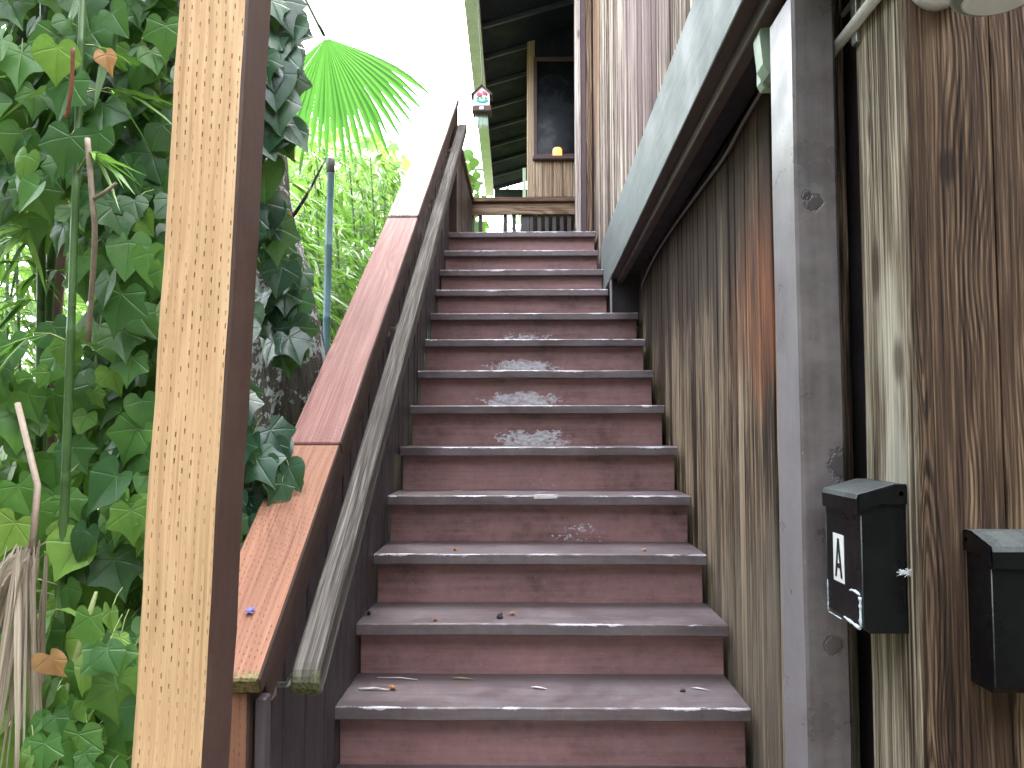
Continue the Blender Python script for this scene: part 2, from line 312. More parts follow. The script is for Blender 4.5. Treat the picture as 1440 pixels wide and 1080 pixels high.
# ------------------------------------------------------------------ mesh builder
class MB:
    def __init__(s): s.v = []; s.f = []; s.lc = []; s.raw = []; s.tone = []; s.vein = []; s.peel = []; s.mi = []; s.sm = []
    def addv(s, p, raw=(0, 0, 0), off=(0, 0, 0), tone=.5, vein=0., peel=(0, 0, 1)):
        s.v.append(tuple(p)); s.raw.append(tuple(raw)); s.lc.append((raw[0] + off[0], raw[1] + off[1], raw[2] + off[2]))
        s.tone.append(tone); s.vein.append(vein); s.peel.append(peel); return len(s.v) - 1
    def face(s, idx, mi=0, sm=False): s.f.append(tuple(idx)); s.mi.append(mi); s.sm.append(sm)
    def beam(s, p0, p1, xa, w, h, bev=.003, seg=1, jit=0., mi=0, tone=None, side_mi=None, endcut0=None, endcut1=None, peel=(0, 0, 1), rnd_end=False):
        """a board from p0 to p1; xa = width direction; thickness = d x xa"""
        p0, p1 = V(p0), V(p1); d = (p1 - p0); L = d.length; d.normalize()
        xa = V(xa); xa = (xa - d * xa.dot(d)).normalized(); ya = d.cross(xa)
        off = (U(0, 50), U(0, 50), U(0, 50)); tone = rnd() if tone is None else tone
        hw, hh = w / 2, h / 2; b = min(bev, hw * .9, hh * .9)
        prof = [(-hw, -hh + b), (-hw + b, -hh), (hw - b, -hh), (hw, -hh + b), (hw, hh - b), (hw - b, hh), (-hw + b, hh), (-hw, hh - b)]
        rings = []
        ts = [i / seg for i in range(seg + 1)]
        stations = [(0, b)] + [(t, 0) for t in ts[0:]] + [(1, b)]
        seq = []
        seq.append((0.0, b))
        seq.append((b / max(L, 1e-6), 0))
        for t in ts[1:-1]: seq.append((t, 0))
        seq.append((1 - b / max(L, 1e-6), 0)); seq.append((1.0, b))
        ph = U(0, 99)
        for (t, ins) in seq:
            k = (hw - ins) / hw; k2 = (hh - ins) / hh
            jx = jit * mnoise.noise((t * L * 3, ph, 0)); jy = jit * mnoise.noise((t * L * 3, ph, 7))
            ring = []
            for q, (x, y) in enumerate(prof):
                e = jit * .6 * mnoise.noise((t * L * 14, ph + q * 3.1, 3)) if jit else 0
                X, Y = x * k + jx + e, y * k2 + jy + e * .5
                z = t * L
                if endcut0 and t < .5: z += endcut0 * X
                if endcut1 and t > .5: z += endcut1 * X
                ring.append(s.addv(p0 + xa * X + ya * Y + d * z, (x, y, z - (L / 2 if peel[1] else 0)), off, tone, 0, peel))
            rings.append(ring)
        for a, c in zip(rings, rings[1:]):
            for q in range(8):
                m_ = mi
                if side_mi is not None and q in side_mi: m_ = side_mi[q]
                s.face((a[q], a[(q + 1) % 8], c[(q + 1) % 8], c[q]), m_)
        s.face(tuple(reversed(rings[0])), mi); s.face(tuple(rings[-1]), mi)
    def box(s, x0, x1, y0, y1, z0, z1, bev=.003, grain='z', **k):
        cx, cy, cz = (x0 + x1) / 2, (y0 + y1) / 2, (z0 + z1) / 2
        if grain == 'z': s.beam((cx, cy, z0), (cx, cy, z1), (1, 0, 0), x1 - x0, y1 - y0, bev, **k)
        elif grain == 'y': s.beam((cx, y0, cz), (cx, y1, cz), (1, 0, 0), x1 - x0, z1 - z0, bev, **k)
        else: s.beam((x0, cy, cz), (x1, cy, cz), (0, 1, 0), y1 - y0, z1 - z0, bev, **k)
    def prism(s, pts, d, mi=0, tone=.5, fmi=None):
        """closed polygon pts (3D) extruded by d"""
        d = V(d); off = (U(0, 50), U(0, 50), U(0, 50))
        a = [s.addv(p, p, off, tone) for p in pts]; b = [s.addv(V(p) + d, V(p) + d, off, tone) for p in pts]
        n = len(pts); s.face(tuple(reversed(a)), mi); s.face(tuple(b), mi)
        for i in range(n): s.face((a[i], a[(i + 1) % n], b[(i + 1) % n], b[i]), (fmi or {}).get(i, mi))
    def tube(s, pts, r, n=8, mi=0, tone=None, cap=True, wob=0.):
        pts = [V(p) for p in pts]; tone = rnd() if tone is None else tone
        rs = r if isinstance(r, (list, tuple)) else [r] * len(pts)
        off = (U(0, 50), U(0, 50), U(0, 50)); rings = []; L = 0; up = None; ph = U(0, 99)
        for i, p in enumerate(pts):
            d = (pts[min(i + 1, len(pts) - 1)] - pts[max(i - 1, 0)]).normalized()
            if up is None: up = V((1, 0, 0)) if abs(d.x) < .8 else V((0, 1, 0))
            xa = (up - d * up.dot(d)).normalized(); ya = d.cross(xa); up = xa
            if i: L += (p - pts[i - 1]).length
            ring = []
            for k in range(n):
                a = 2 * math.pi * k / n; rr = rs[i]
                if wob: rr *= 1 + wob * mnoise.noise((math.cos(a) * 1.3 + ph, math.sin(a) * 1.3, L * 5))
                ring.append(s.addv(p + xa * math.cos(a) * rr + ya * math.sin(a) * rr, (math.cos(a) * rr, math.sin(a) * rr, L), off, tone))
            rings.append(ring)
        for a, c in zip(rings, rings[1:]):
            for k in range(n): s.face((a[k], a[(k + 1) % n], c[(k + 1) % n], c[k]), mi, True)
        if cap: s.face(tuple(reversed(rings[0])), mi); s.face(tuple(rings[-1]), mi)
    def blob(s, c, r, n=7, m=5, sq=(1, 1, 1), mi=0, rough=.3):
        c = V(c); ph = U(0, 99); rows = []
        for j in range(m + 1):
            th = math.pi * j / m; row = []
            for i in range(n):
                a = 2 * math.pi * i / n
                d = V((math.sin(th) * math.cos(a) * sq[0], math.sin(th) * math.sin(a) * sq[1], math.cos(th) * sq[2]))
                rr = r * (1 + rough * mnoise.noise(d * 2.3 + V((ph, 0, 0))) * 2)
                row.append(s.addv(c + d * rr, d))
            rows.append(row)
        for a, b in zip(rows, rows[1:]):
            for i in range(n): s.face((a[i], b[i], b[(i + 1) % n], a[(i + 1) % n]), mi, True)
    def leaf(s, o, tip, nrm, size, outline, mi=0, tone=None, bend=.25, fold=.15):
        """outline: list of (x, y, vein) right half from tip to base"""
        o, tip, nrm = V(o), V(tip).normalized(), V(nrm); tone = rnd() if tone is None else tone
        nrm = (nrm - tip * nrm.dot(tip)).normalized(); side = tip.cross(nrm)
        full = [(x, y, v) for x, y, v in outline] + [(-x, y, v) for x, y, v in reversed(outline[1:])]
        of = (U(0, 50), U(0, 50), U(0, 50)); wv = U(-.25, .25); asy = U(-.12, .12)
        def P(x, y):
            zz = -bend * (x * x * 1.1 + y * abs(y) * .8) + fold * abs(x) + wv * x * y + .06 * math.sin(x * 9 + of[0]) * abs(x)
            return o + (side * (x * (1 + asy * (1 if x > 0 else -1))) + tip * y + nrm * zz) * size
        c = s.addv(P(0, 0), (0, 0, 0), of, tone, 1)
        mid = [s.addv(P(x * .55, y * .55), (x * .55, y * .55, 0), of, tone, v) for x, y, v in full]
        out = [s.addv(P(x, y), (x, y, 0), of, tone, v) for x, y, v in full]
        n = len(full)
        for i in range(n):
            j = (i + 1) % n
            s.face((c, mid[j], mid[i]), mi, True); s.face((mid[i], mid[j], out[j], out[i]), mi, True)
    def blade(s, o, d, nrm, L, w, droop=.3, mi=0, tone=None, seg=4, base=.4):
        """long slender leaf"""
        o, d, nrm = V(o), V(d).normalized(), V(nrm); tone = rnd() if tone is None else tone
        nrm = (nrm - d * nrm.dot(d)); nrm = nrm.normalized() if nrm.length > 1e-4 else d.orthogonal().normalized()
        sd = d.cross(nrm); prev = None; of = (U(0, 50), 0, 0)
        for i in range(seg + 1):
            t = i / seg; ww = w * (math.sin(math.pi * (t ** .65 * .9 + .08)) if i < seg else 0.02)
            p = o + d * (L * t) + V((0, 0, -1)) * (droop * L * t * t)
            cur = (s.addv(p + sd * ww / 2 + nrm * ww * .12, (w / 2, 0, t * L), of, tone), s.addv(p, (0, 0, t * L), of, tone, .9), s.addv(p - sd * ww / 2 + nrm * ww * .12, (-w / 2, 0, t * L), of, tone))
            if prev:
                s.face((prev[0], prev[1], cur[1], cur[0]), mi, True); s.face((prev[1], prev[2], cur[2], cur[1]), mi, True)
            prev = cur
    def build(s, name, mats, parent=None, recalc=True):
        me = bpy.data.meshes.new(name); me.from_pydata(s.v, [], s.f)
        if not isinstance(mats, (list, tuple)): mats = [mats]
        for m in mats: me.materials.append(M[m])
        me.polygons.foreach_set('material_index', s.mi); me.polygons.foreach_set('use_smooth', s.sm)
        for nm, ty, dat in (('lc', 'FLOAT_VECTOR', s.lc), ('raw', 'FLOAT_VECTOR', s.raw), ('peel', 'FLOAT_VECTOR', s.peel)):
            a = me.attributes.new(nm, ty, 'POINT'); a.data.foreach_set('vector', [c for v in dat for c in v])
        for nm, dat in (('tone', s.tone), ('vein', s.vein)):
            a = me.attributes.new(nm, 'FLOAT', 'POINT'); a.data.foreach_set('value', dat)
        if recalc:
            bm = bmesh.new(); bm.from_mesh(me); bmesh.ops.recalc_face_normals(bm, faces=bm.faces); bm.to_mesh(me); bm.free()
        me.update()
        o = bpy.data.objects.new(name, me); COL.objects.link(o)
        if parent is not None: setp(o, parent)
        return o
def setp(o, p):
    o.parent = p; o.matrix_parent_inverse = Matrix.Identity(4)
    # geometry was written in world space: cancel the parents' offsets
    w = V((0, 0, 0)); q = p
    while q: w += q.location; q = q.parent
    o.location = -w
def tag(o, label, cat, group=None, kind=None):
    if label: o['label'] = label
    if cat: o['category'] = cat
    if group: o['group'] = group
    if kind: o['kind'] = kind
    return o
def thing(name, label, cat, loc=(0, 0, 0), group=None):
    o = bpy.data.objects.new(name, None); COL.objects.link(o); o.location = loc; o.empty_display_size = .1
    return tag(o, label, cat, group)
def struct(o): o['kind'] = 'structure'; return o

# ------------------------------------------------------------------ setting: ground, path
def ground():
    b = MB(); N = 60; S = 400.
    def h(x, y):
        d = max(0, -x - 2.0)
        base = GZ + .06 * mnoise.noise((x * .4, y * .4, 0))
        if x > -1.05 and y < 2.2: return GZ
        return base - .02
    xs = [-S, -120, -60, -30, -18, -12] + [-9 + i * .75 for i in range(25)] + [12, 20, 40, 100, S]
    ys = [-S, -120, -50, -20, -10] + [-5 + i * .9 for i in range(24)] + [20, 30, 60, 120, S]
    idx = [[b.addv((x, y, h(x, y))) for x in xs] for y in ys]
    for j in range(len(ys) - 1):
        for i in range(len(xs) - 1): b.face((idx[j][i], idx[j][i + 1], idx[j + 1][i + 1], idx[j + 1][i]), 0, True)
    struct(b.build('ground', 'ground'))
    p = MB(); p.box(-.75, .62, -4, 1.05, GZ + .004, GZ + .05, .01, 'y'); struct(p.build('path', 'concrete'))
ground()

# ------------------------------------------------------------------ staircase
RUN = .267; SY = 2.318; 
Z = [-.784, -.614, -.436, -.254, -.071, .111, .290, .474, .651, .831, 1.004, 1.186, 1.378]
XL = [-.546, -.543, -.539, -.539, -.533, -.531, -.532, -.532, -.535, -.534, -.540, -.541, -.545]
XR = [.633, .639, .632, .635, .636, .630, .626, .626, .628, .488, .487, .480, .487]
stair = thing('staircase', 'steep wooden staircase painted worn mauve brown climbing between the railing and the board wall', 'staircase', (0, SY, GZ))
PEEL = {3: (.14, .72, .20), 4: (.05, .55, .36), 5: (-.02, 1.0, .25), 6: (-.07, 1.15, .26), 7: (-.07, 1.05, .26), 8: (-.05, .85, .30), 9: (0, .5, .4), 2: (.08, .40, .25), 1: (0, .35, .3)}
def step(i):
    y = SY + RUN * i
    if i >= 0: z, xl, xr = Z[i], XL[i], XR[i]
    else: z, xl, xr = Z[0] + .178 * i, XL[0] - .002, XR[0]
    t = MB(); d = .286
    ztop = z - .019
    # front plank carries the nosing, rear plank meets the riser
    t.beam((xl, y + .159, ztop), (xr, y + .159, ztop), (0, 1, 0), .318, .038, .0035, seg=26, jit=.0022, tone=rnd())
    o = t.build('tread', 'tread', stair)
    # riser under this nosing
    r = MB(); h = .158
    pk = PEEL.get(i, (0, .02, .3))
    zc = z - .038 - h / 2
    # width axis of the riser = height, so raw.x runs up
    r.beam((xl + .006, y + .060, zc), (xr - .006, y + .060, zc), (0, 0, 1), h, .02, .0015, tone=rnd(), peel=(pk[0], max(pk[1], .001), pk[2]))
    o2 = r.build('riser', 'step', stair)
    if i in (5, 6, 7): o2['label'] = 'riser with a patch of white paint worn bare'
for i in range(-4, 13): step(i)
# PEEL is keyed by the riser under tread i
sl = .674
for x in (-.575, .600):
    s_ = MB(); y0, y1 = SY - 1.1, SY + 12 * RUN + .1
    s_.prism([(x, y0, GZ + .01), (x, y0 + .45, GZ + .01), (x, y1, Z[12] - .55), (x, y1, Z[12] - .26), (x, y0, Z[0] - 1.1 * sl - .26)], (.018, 0, 0))
    s_.build('stringer', 'stringer', stair)

# ------------------------------------------------------------------ landing and its railing
land = thing('landing_deck', 'small brown landing deck at the top of the stairs', 'deck', (0, 6.4, 1.2))
for k in range(13):
    y = 5.70 + k * .145
    if k == 0: y = 5.81
    if y > 7.6: break
    b = MB(); b.beam((-.56, y + .07 + (0 if k else -.07), 1.36), (.50, y + .07 + (0 if k else -.07), 1.36), (0, 1, 0), .138 if k else .13, .034, .003); b.build('deck_board', 'tread', land)
b = MB(); b.box(-.56, .5, 5.83, 5.87, 1.12, 1.34, grain='x'); b.box(-.56, .5, 7.46, 7.5, 1.12, 1.34, grain='x'); b.box(-.575, -.535, 5.88, 7.45, 1.12, 1.34, grain='y'); b.build('joist', 'stringer', land)
b = MB(); b.box(-.58, -.49, 7.51, 7.6, GZ, 1.34); b.build('deck_post', 'stringer', land)

lr = thing('landing_railing', 'low weathered wood railing around the landing with square pickets', 'railing', (-.53, 7.4, 1.38))
b = MB(); b.box(-.60, .52, 7.35, 7.47, 2.122, 2.16, .004, 'x', seg=10, jit=.002); b.build('cap_board', 'rail', lr)
b = MB(); b.box(-.56, .50, 7.40, 7.438, 2.01, 2.118, .004, 'x', seg=8, jit=.002); b.build('rail', 'rail', lr)
b = MB(); b.box(-.60, -.48, 5.80, 7.345, 2.122, 2.16, .004, 'y', seg=10, jit=.002); b.build('cap_board', 'rail', lr)
b = MB(); b.box(-.56, -.522, 5.80, 7.39, 2.01, 2.118, .004, 'y'); b.build('rail', 'rail', lr)
b = MB(); b.box(-.56, .50, 7.395, 7.43, 1.44, 1.50, .004, 'x'); b.build('rail', 'rail', lr)
for x in [-.50, -.425, -.19, -.11, -.005, .055, .13, .2, .27, .34, .41]:
    w = .018 if x not in (-.005,) else .04
    b = MB(); b.box(x - w, x + w, 7.44, 7.465, 1.38, 2.10, .003); b.build('picket', 'picket', lr)
for k in range(17):
    y = 5.86 + k * .092
    b = MB(); b.box(-.521, -.497, y - .03, y + .03, 1.385, 2.10, .003); b.build('picket', 'picket' if k % 3 else 'rail', lr)

# ------------------------------------------------------------------ left stair railing
rl = thing('stair_railing', 'left stair railing with a broad incised cap board over dark close-set pickets', 'railing', (-.55, 1.5, GZ))
def capz(y): return .674 * y - 1.44
def slope_board(mb, x0, x1, y0, y1, zf, th, **k):
    xc = (x0 + x1) / 2; n = math.sqrt(1 + .674 ** 2); dz = -th / 2 * n
    mb.beam((xc, y0, zf(y0) + dz), (xc, y1, zf(y1) + dz), (1, 0, 0), x1 - x0, th, **k)
for (y0, y1, mat, lab, s_) in ((1.479, 2.092, 'cap_orange', 'fresh orange treated cap board with a mossy lower end', 3), (2.097, 3.560, 'cap_pink', 'pinkish red treated cap board', 8), (3.568, 5.72, 'cap_grey', 'weathered grey cap board', 10)):
    b = MB(); slope_board(b, -.622, -.482, y0, y1, lambda y: capz(y) + (.006 if y0 > 3.5 else 0), .038, bev=.004, seg=s_, jit=.0015, side_mi={2: 1, 3: 1, 4: 1}, mi=0)
    o = b.build('cap_board', [mat, 'brown'], rl); o['label'] = lab
b = MB(); slope_board(b, -.535, -.497, 1.56, 5.72, lambda y: capz(y) - .05, .09, bev=.003, seg=10, jit=.001); b.build('under_rail', 'brown', rl)
b = MB(); b.box(-.600, -.511, 1.50, 1.589, GZ, capz(1.5) - .052, .004, side_mi={2: 1, 3: 1, 4: 1}); o = b.build('newel_post', ['cap_orange', 'brown'], rl); o['label'] = 'orange treated newel post under the lower end of the cap board'
b = MB(); b.box(-.508, -.487, 1.52, 1.556, -.80, -.50, .003); b.build('bracket', 'picket', rl)
b = MB(); b.box(-.58, -.49, 5.63, 5.72, 1.0, capz(5.63) - .02, .004); b.build('newel_post', 'brown', rl)
y = 1.63; k = 0
while y < 5.62:
    zt = capz(y) - .11; zb = max(GZ + .02, -.79 + .674 * (y - SY) - .42)
    w = .094
    dx = U(-.004, .004)
    b = MB(); b.beam((-.5515 + dx, y + w / 2, zb), (-.5515 + dx, y + w / 2 + U(-.003, .003), zt), (0, 1, 0), w - .012, .020, .003, seg=3, jit=.002); b.build('picket', 'picket', rl)
    y += w; k += 1
def handz(y): return .674 * y - 1.600
# handrail with a rounded lower end
b = MB(); n = math.sqrt(1 + .674 ** 2); dv = V((0, 1, .674)).normalized(); uv = V((0, -.674, 1)).normalized()
y0, y1 = 1.635, 5.60
top0 = V((-.449, y0, handz(y0))); top1 = V((-.449, y1, handz(y1))); L = (top1 - top0).length; off = (3, 7, 11); th = .062; w = .029
rings = []
st = [0, .004, .012, .024, .04] + [.04 + (L - .04) * i / 26 for i in range(1, 27)]
for s0 in st:
    k = min(1, s0 / .04); lowcut = th * (1 - math.sqrt(max(0, 1 - (1 - k) ** 2))) * .85
    c = top0 + dv * s0; bev = .005
    e = [.0016 * mnoise.noise((s0 * 6, q, 0)) for q in range(8)]
    jx = .002 * mnoise.noise((s0 * 1.2, 4, 4))
    prof = [(-w, -th + bev), (-w + bev, -th), (w - bev, -th), (w, -th + bev), (w, -bev), (w - bev, 0), (-w + bev, 0), (-w, -bev)]
    ring = []
    for q, (x, yy) in enumerate(prof):
        if yy > -th / 2: yy2 = yy - lowcut * .6
        else: yy2 = yy + lowcut * .25
        ring.append(b.addv(c + V((x + jx + e[q], 0, 0)) + uv * (yy2 + e[q]), (x, yy, s0), off, .55))
    rings.append(ring)
for a, c in zip(rings, rings[1:]):
    for q in range(8): b.face((a[q], a[(q + 1) % 8], c[(q + 1) % 8], c[q]))
b.face(tuple(reversed(rings[0]))); b.face(tuple(rings[-1]))
hr = b.build('handrail', 'hand', rl); hr['label'] = 'worn grey wooden handrail with a rounded mossy end'
for yb in (1.72, 3.1, 4.4, 5.3):
    zb = handz(yb) - .045; b = MB()
    b.tube([(-.54, yb, zb - .05), (-.505, yb, zb - .05), (-.485, yb, zb - .02), (-.478, yb, zb)], .007, 8); b.box(-.541, -.533, yb - .02, yb + .02, zb - .08, zb - .02, .002)
    o = b.build('bracket', 'metal'); setp(o, hr); o.location = V((0, 0, 0)) - sum((q.location for q in (rl,)), V((0, 0, 0))) - hr.location

# ------------------------------------------------------------------ front posts
b = MB(); b.beam((-.4815, 1.0445, GZ + .02), (-.386, 1.0445, 1.05), (1, 0, 0), .091, .089, .0035, seg=44, jit=.0026, mi=0, side_mi={2: 1, 3: 1, 4: 1})
o = b.build('timber_post', ['new', 'brown']); tag(o, 'tall square timber post of new yellow treated wood with a dark brown painted side', 'post')
FP = o
b = MB()
b.beam((.5885, 1.675, GZ + .02), (.5855, 1.675, .895), (1, 0, 0), .087, .15, .006, seg=20, jit=.0018, mi=0, side_mi={7: 1, 6: 1})
o = b.build('support_post', ['post_f', 'post_l']); tag(o, 'thick grey painted support post holding up the pale beam beside the stairs', 'post')
# ------------------------------------------------------------------ house
house = thing('wooden_house', 'old house clad in weathered vertical boards along the right side of the stairs', 'house', (.7, 3, GZ))
def boards_x(mb, X, y0, y1, z0, z1, w, th, jx=.002, gap=.004, zvar=0.):
    """vertical boards on a plane facing -X"""
    y = y0
    while y < y1 - .005:
        ww = min(w * U(.6, 1.35), y1 - y); d = U(-jx, jx)
        mb.beam((X + th / 2 + d, y + ww / 2, z0 - U(0, zvar)), (X + th / 2 + d, y + ww / 2 + U(-.001, .001), z1), (0, 1, 0), ww - gap, th, .003, seg=6, jit=.0015)
        y += ww
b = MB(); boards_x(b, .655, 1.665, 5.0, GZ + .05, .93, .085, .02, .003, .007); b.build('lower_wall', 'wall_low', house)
b = MB(); b.box(.685, .72, 1.5, 5.2, GZ, 1.2); b.build('wall_backing', 'soffit', house)
b = MB(); boards_x(b, .505, 1.25, 5.83, .98, 4.0, .052, .02, .002, .003); b.build('upper_wall', 'wall_up', house)
b = MB(); b.box(.53, .56, 1.2, 5.83, 1.0, 4.05); b.build('wall_backing', 'soffit', house)
# header beam: slightly out of level
b = MB()
def bz(y, top): return (1.19 + (5.15 - y) * .018) if top else (.862 + (4.9 - y) * .032)
N = 20
for j in range(1): 
    ring = []; off = (5, 6, 7)
    for i in range(N + 1):
        y = 1.2 + (5.14 - 1.2) * i / N; e = .0016 * mnoise.noise((y * 4, 0, 0))
        r_ = []
        for (x, zz) in ((.487 + e, bz(y, 0) + .003), (.490, bz(y, 0) + e), (.527, bz(y, 0)), (.527, bz(y, 1)), (.490, bz(y, 1) + e), (.487 + e, bz(y, 1) - .003)):
            r_.append(b.addv((x, y, zz), (zz, x, y), off, .5))
        ring.append(r_)
    for a, c in zip(ring, ring[1:]):
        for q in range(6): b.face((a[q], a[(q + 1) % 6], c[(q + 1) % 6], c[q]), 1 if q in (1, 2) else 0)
    b.face(tuple(reversed(ring[0]))); b.face(tuple(ring[-1]))
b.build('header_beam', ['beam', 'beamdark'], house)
b = MB(); b.beam((.545, 1.2, .965), (.545, 4.88, .868), (1, 0, 0), .034, .06, .003); b.build('ledger', 'beamdark', house)
b = MB(); b.beam((.61, 1.2, 1.00), (.61, 4.9, .90), (1, 0, 0), .095, .02, .002); b.build('soffit', 'soffit', house)
b = MB(); b.box(.500, .66, 4.62, 4.66, .60, .91); b.build('return_wall', 'soffit', house)
b = MB(); b.box(.490, .499, 4.60, 4.66, .60, .87, .002); b.build('corner_trim', 'post_l', house)
# corner block of the house at the right: narrow side face and front face
b = MB(); b.beam((.667, 1.475, GZ + .03), (.667, 1.47, 1.35), (0, 1, 0), .188, .024, .004, seg=16, jit=.003); b.build('corner_board', 'wall_side', house)
b = MB(); x = .664
for w_ in (.135, .155, .15, .15, .16, .15, .15):
    b.beam((x + w_ / 2, 1.370, GZ + .03), (x + w_ / 2 + U(-.001, .001), 1.370, 1.35), (1, 0, 0), w_ - .0035, .022, .0025, seg=14, jit=.0022); x += w_
b.build('front_wall', 'wall_front', house)
b = MB(); b.box(.68, x, 1.385, 1.56, GZ, 1.36); b.build('wall_backing', 'soffit', house)
b = MB(); b.box(.686, .72, 1.561, 1.70, GZ, 1.36); b.build('wall_backing', 'soffit', house)
# mass of the house to the right, so it stands as a building from other sides
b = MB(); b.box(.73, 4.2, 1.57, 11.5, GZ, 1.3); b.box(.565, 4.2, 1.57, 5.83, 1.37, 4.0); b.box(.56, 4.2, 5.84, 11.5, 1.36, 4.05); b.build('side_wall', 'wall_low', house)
# door side trims at the top of the stairs
b = MB(); b.box(.375, .415, 5.90, 5.95, 1.38, 4.1); b.build('trim_board', 'trim_w', house)
b = MB(); b.box(.417, .455, 5.905, 5.95, 1.38, 4.1); b.build('trim_board', 'trim_d', house)
b = MB(); b.box(.457, .498, 5.90, 5.95, 1.38, 4.1); b.build('trim_board', 'rail', house)
b = MB(); b.box(.376, .55, 5.955, 6.05, 1.38, 4.1); b.build('wall_return', 'trim_d', house)
b = MB(); boards_x(b, .52, 6.06, 11.4, 1.0, 4.1, .12, .02); b.build('upper_wall', 'wall_up', house)
# bay window
BY = 7.72
def fr(x, z): return (x, BY, z)
bay = MB()
for (x0, x1) in ((.018, .095), (.097, .165), (.167, .27), (.272, .36), (.362, .46), (.462, .52)):
    z1 = 3.9 if x0 < .05 else 2.62
    bay.beam(((x0 + x1) / 2, BY + .01, 2.27), ((x0 + x1) / 2, BY + .01, z1), (1, 0, 0), x1 - x0 - .002, .02, .002)
bay.build('bay_wall', 'bay', house)
b = MB(); b.box(.03, .52, BY + .022, 9.6, 2.245, 2.285); b.build('bay_floor', 'soffit', house)
b = MB(); boards_x(b, .018, BY + .022, 9.6, 2.29, 3.9, .1, .02); b.build('bay_side', 'bay', house)
b = MB(); b.box(.1, .52, BY, BY + .02, 3.66, 3.95);  b.build('bay_header', 'roofdark', house)
b = MB(); b.box(.04, .52, BY + .3, BY + .32, 2.3, 3.9); b.build('bay_back_wall', 'roofdark', house)
b = MB(); b.box(.04, .52, BY + .024, BY + .04, 2.3, 2.64); b.build('bay_lining', 'roofdark', house)
b = MB(); b.box(.06, .52, 9.62, 9.66, 1.2, 2.24); b.build('under_wall', 'picket', house)
wn = MB(); wn.box(.08, .115, BY - .022, BY + .012, 2.66, 3.66); wn.box(.485, .52, BY - .022, BY + .012, 2.66, 3.66); wn.box(.115, .485, BY - .022, BY + .012, 3.62, 3.66, grain='x'); wn.box(.115, .485, BY - .022, BY + .012, 2.66, 2.69, grain='x')
wf = wn.build('window', 'trim_d', house)
def child(mb, name, mat, par):
    o = mb.build(name, mat); o.parent = par; o.matrix_parent_inverse = Matrix.Identity(4)
    o.location = (0, 0, 0); return o
b = MB(); b.box(.116, .484, BY - .005, BY - .001, 2.691, 3.619, .0005); child(b, 'glass_pane', 'glass', wf)
b = MB(); b.box(.07, .53, BY - .075, BY + .0, 2.622, 2.655, .004, 'x'); child(b, 'sill', 'trim_d', wf)
b = MB(); b.box(-.03, .005, 8.3, 8.34, 1.2, 2.75); b.build('drain_pipe', 'jbox', house)
# roof
ROT = R(1.05)
def ex(y): return -.27 - .0183 * y
def rz(x, y): return 3.6 + (x - ex(y)) * .286
b = MB(); y0, y1 = 5.55, 12.2
P_ = [(ex(y0) - .13, y0), (4.6, y0), (4.6, y1), (ex(y1) - .13, y1)]
b.prism([(x, y, rz(x, y) + .13) for x, y in P_], (0, 0, .05)); roof = b.build('roof', 'roofdark', house)
b = MB(); b.prism([(.5, 1.2, 4.02), (4.6, 1.2, 5.0), (4.6, 5.54, 5.0), (.5, 5.54, 4.02)], (0, 0, .06)); child(b, 'roof_slab', 'roofdark', roof)
b = MB(); b.prism([(ex(y0) + .002, y0, rz(ex(y0), y0) + .10), (4.5, y0, rz(4.5, y0) + .10), (4.5, y1, rz(4.5, y1) + .10), (ex(y1) + .002, y1, rz(ex(y1), y1) + .10)], (0, 0, .02)); child(b, 'ceiling_boards', 'roofdark', roof)
for k in range(11):
    yy = 5.9 + .62 * k
    b = MB(); b.beam((ex(yy) + .004, yy, rz(ex(yy), yy) + .08), (3.8, yy, rz(3.8, yy) + .08), (0, 1, 0), .035, .04, .003); child(b, 'rafter', 'rafter', roof)
b = MB(); b.prism([(ex(y0) - .125, y0, 3.60), (ex(y0), y0, 3.60), (ex(y1), y1, 3.60), (ex(y1) - .125, y1, 3.60)], (0, 0, .10)); child(b, 'eave_strip', 'fascia', roof)
b = MB(); b.box(ex(12) + .02, 4.2, 11.9, 11.95, 3.3, 3.62, grain='x'); child(b, 'end_beam', 'rafter', roof)

# lantern in the window
ln = thing('candle_lantern', 'small amber glowing candle lantern standing in the dark window', 'lantern', (.31, BY - .04, 2.656))
b = MB(); b.tube([(.31, BY - .040, 2.657), (.31, BY - .040, 2.72), (.31, BY - .040, 2.735), (.31, BY - .040, 2.742)], [.045, .045, .036, .016], 16); b.build('glow_body', 'candle', ln)
b = MB(); b.tube([(.31, BY - .040, 2.7425), (.31, BY - .040, 2.748)], [.02, .012], 12); b.build('cap', 'lantern', ln)

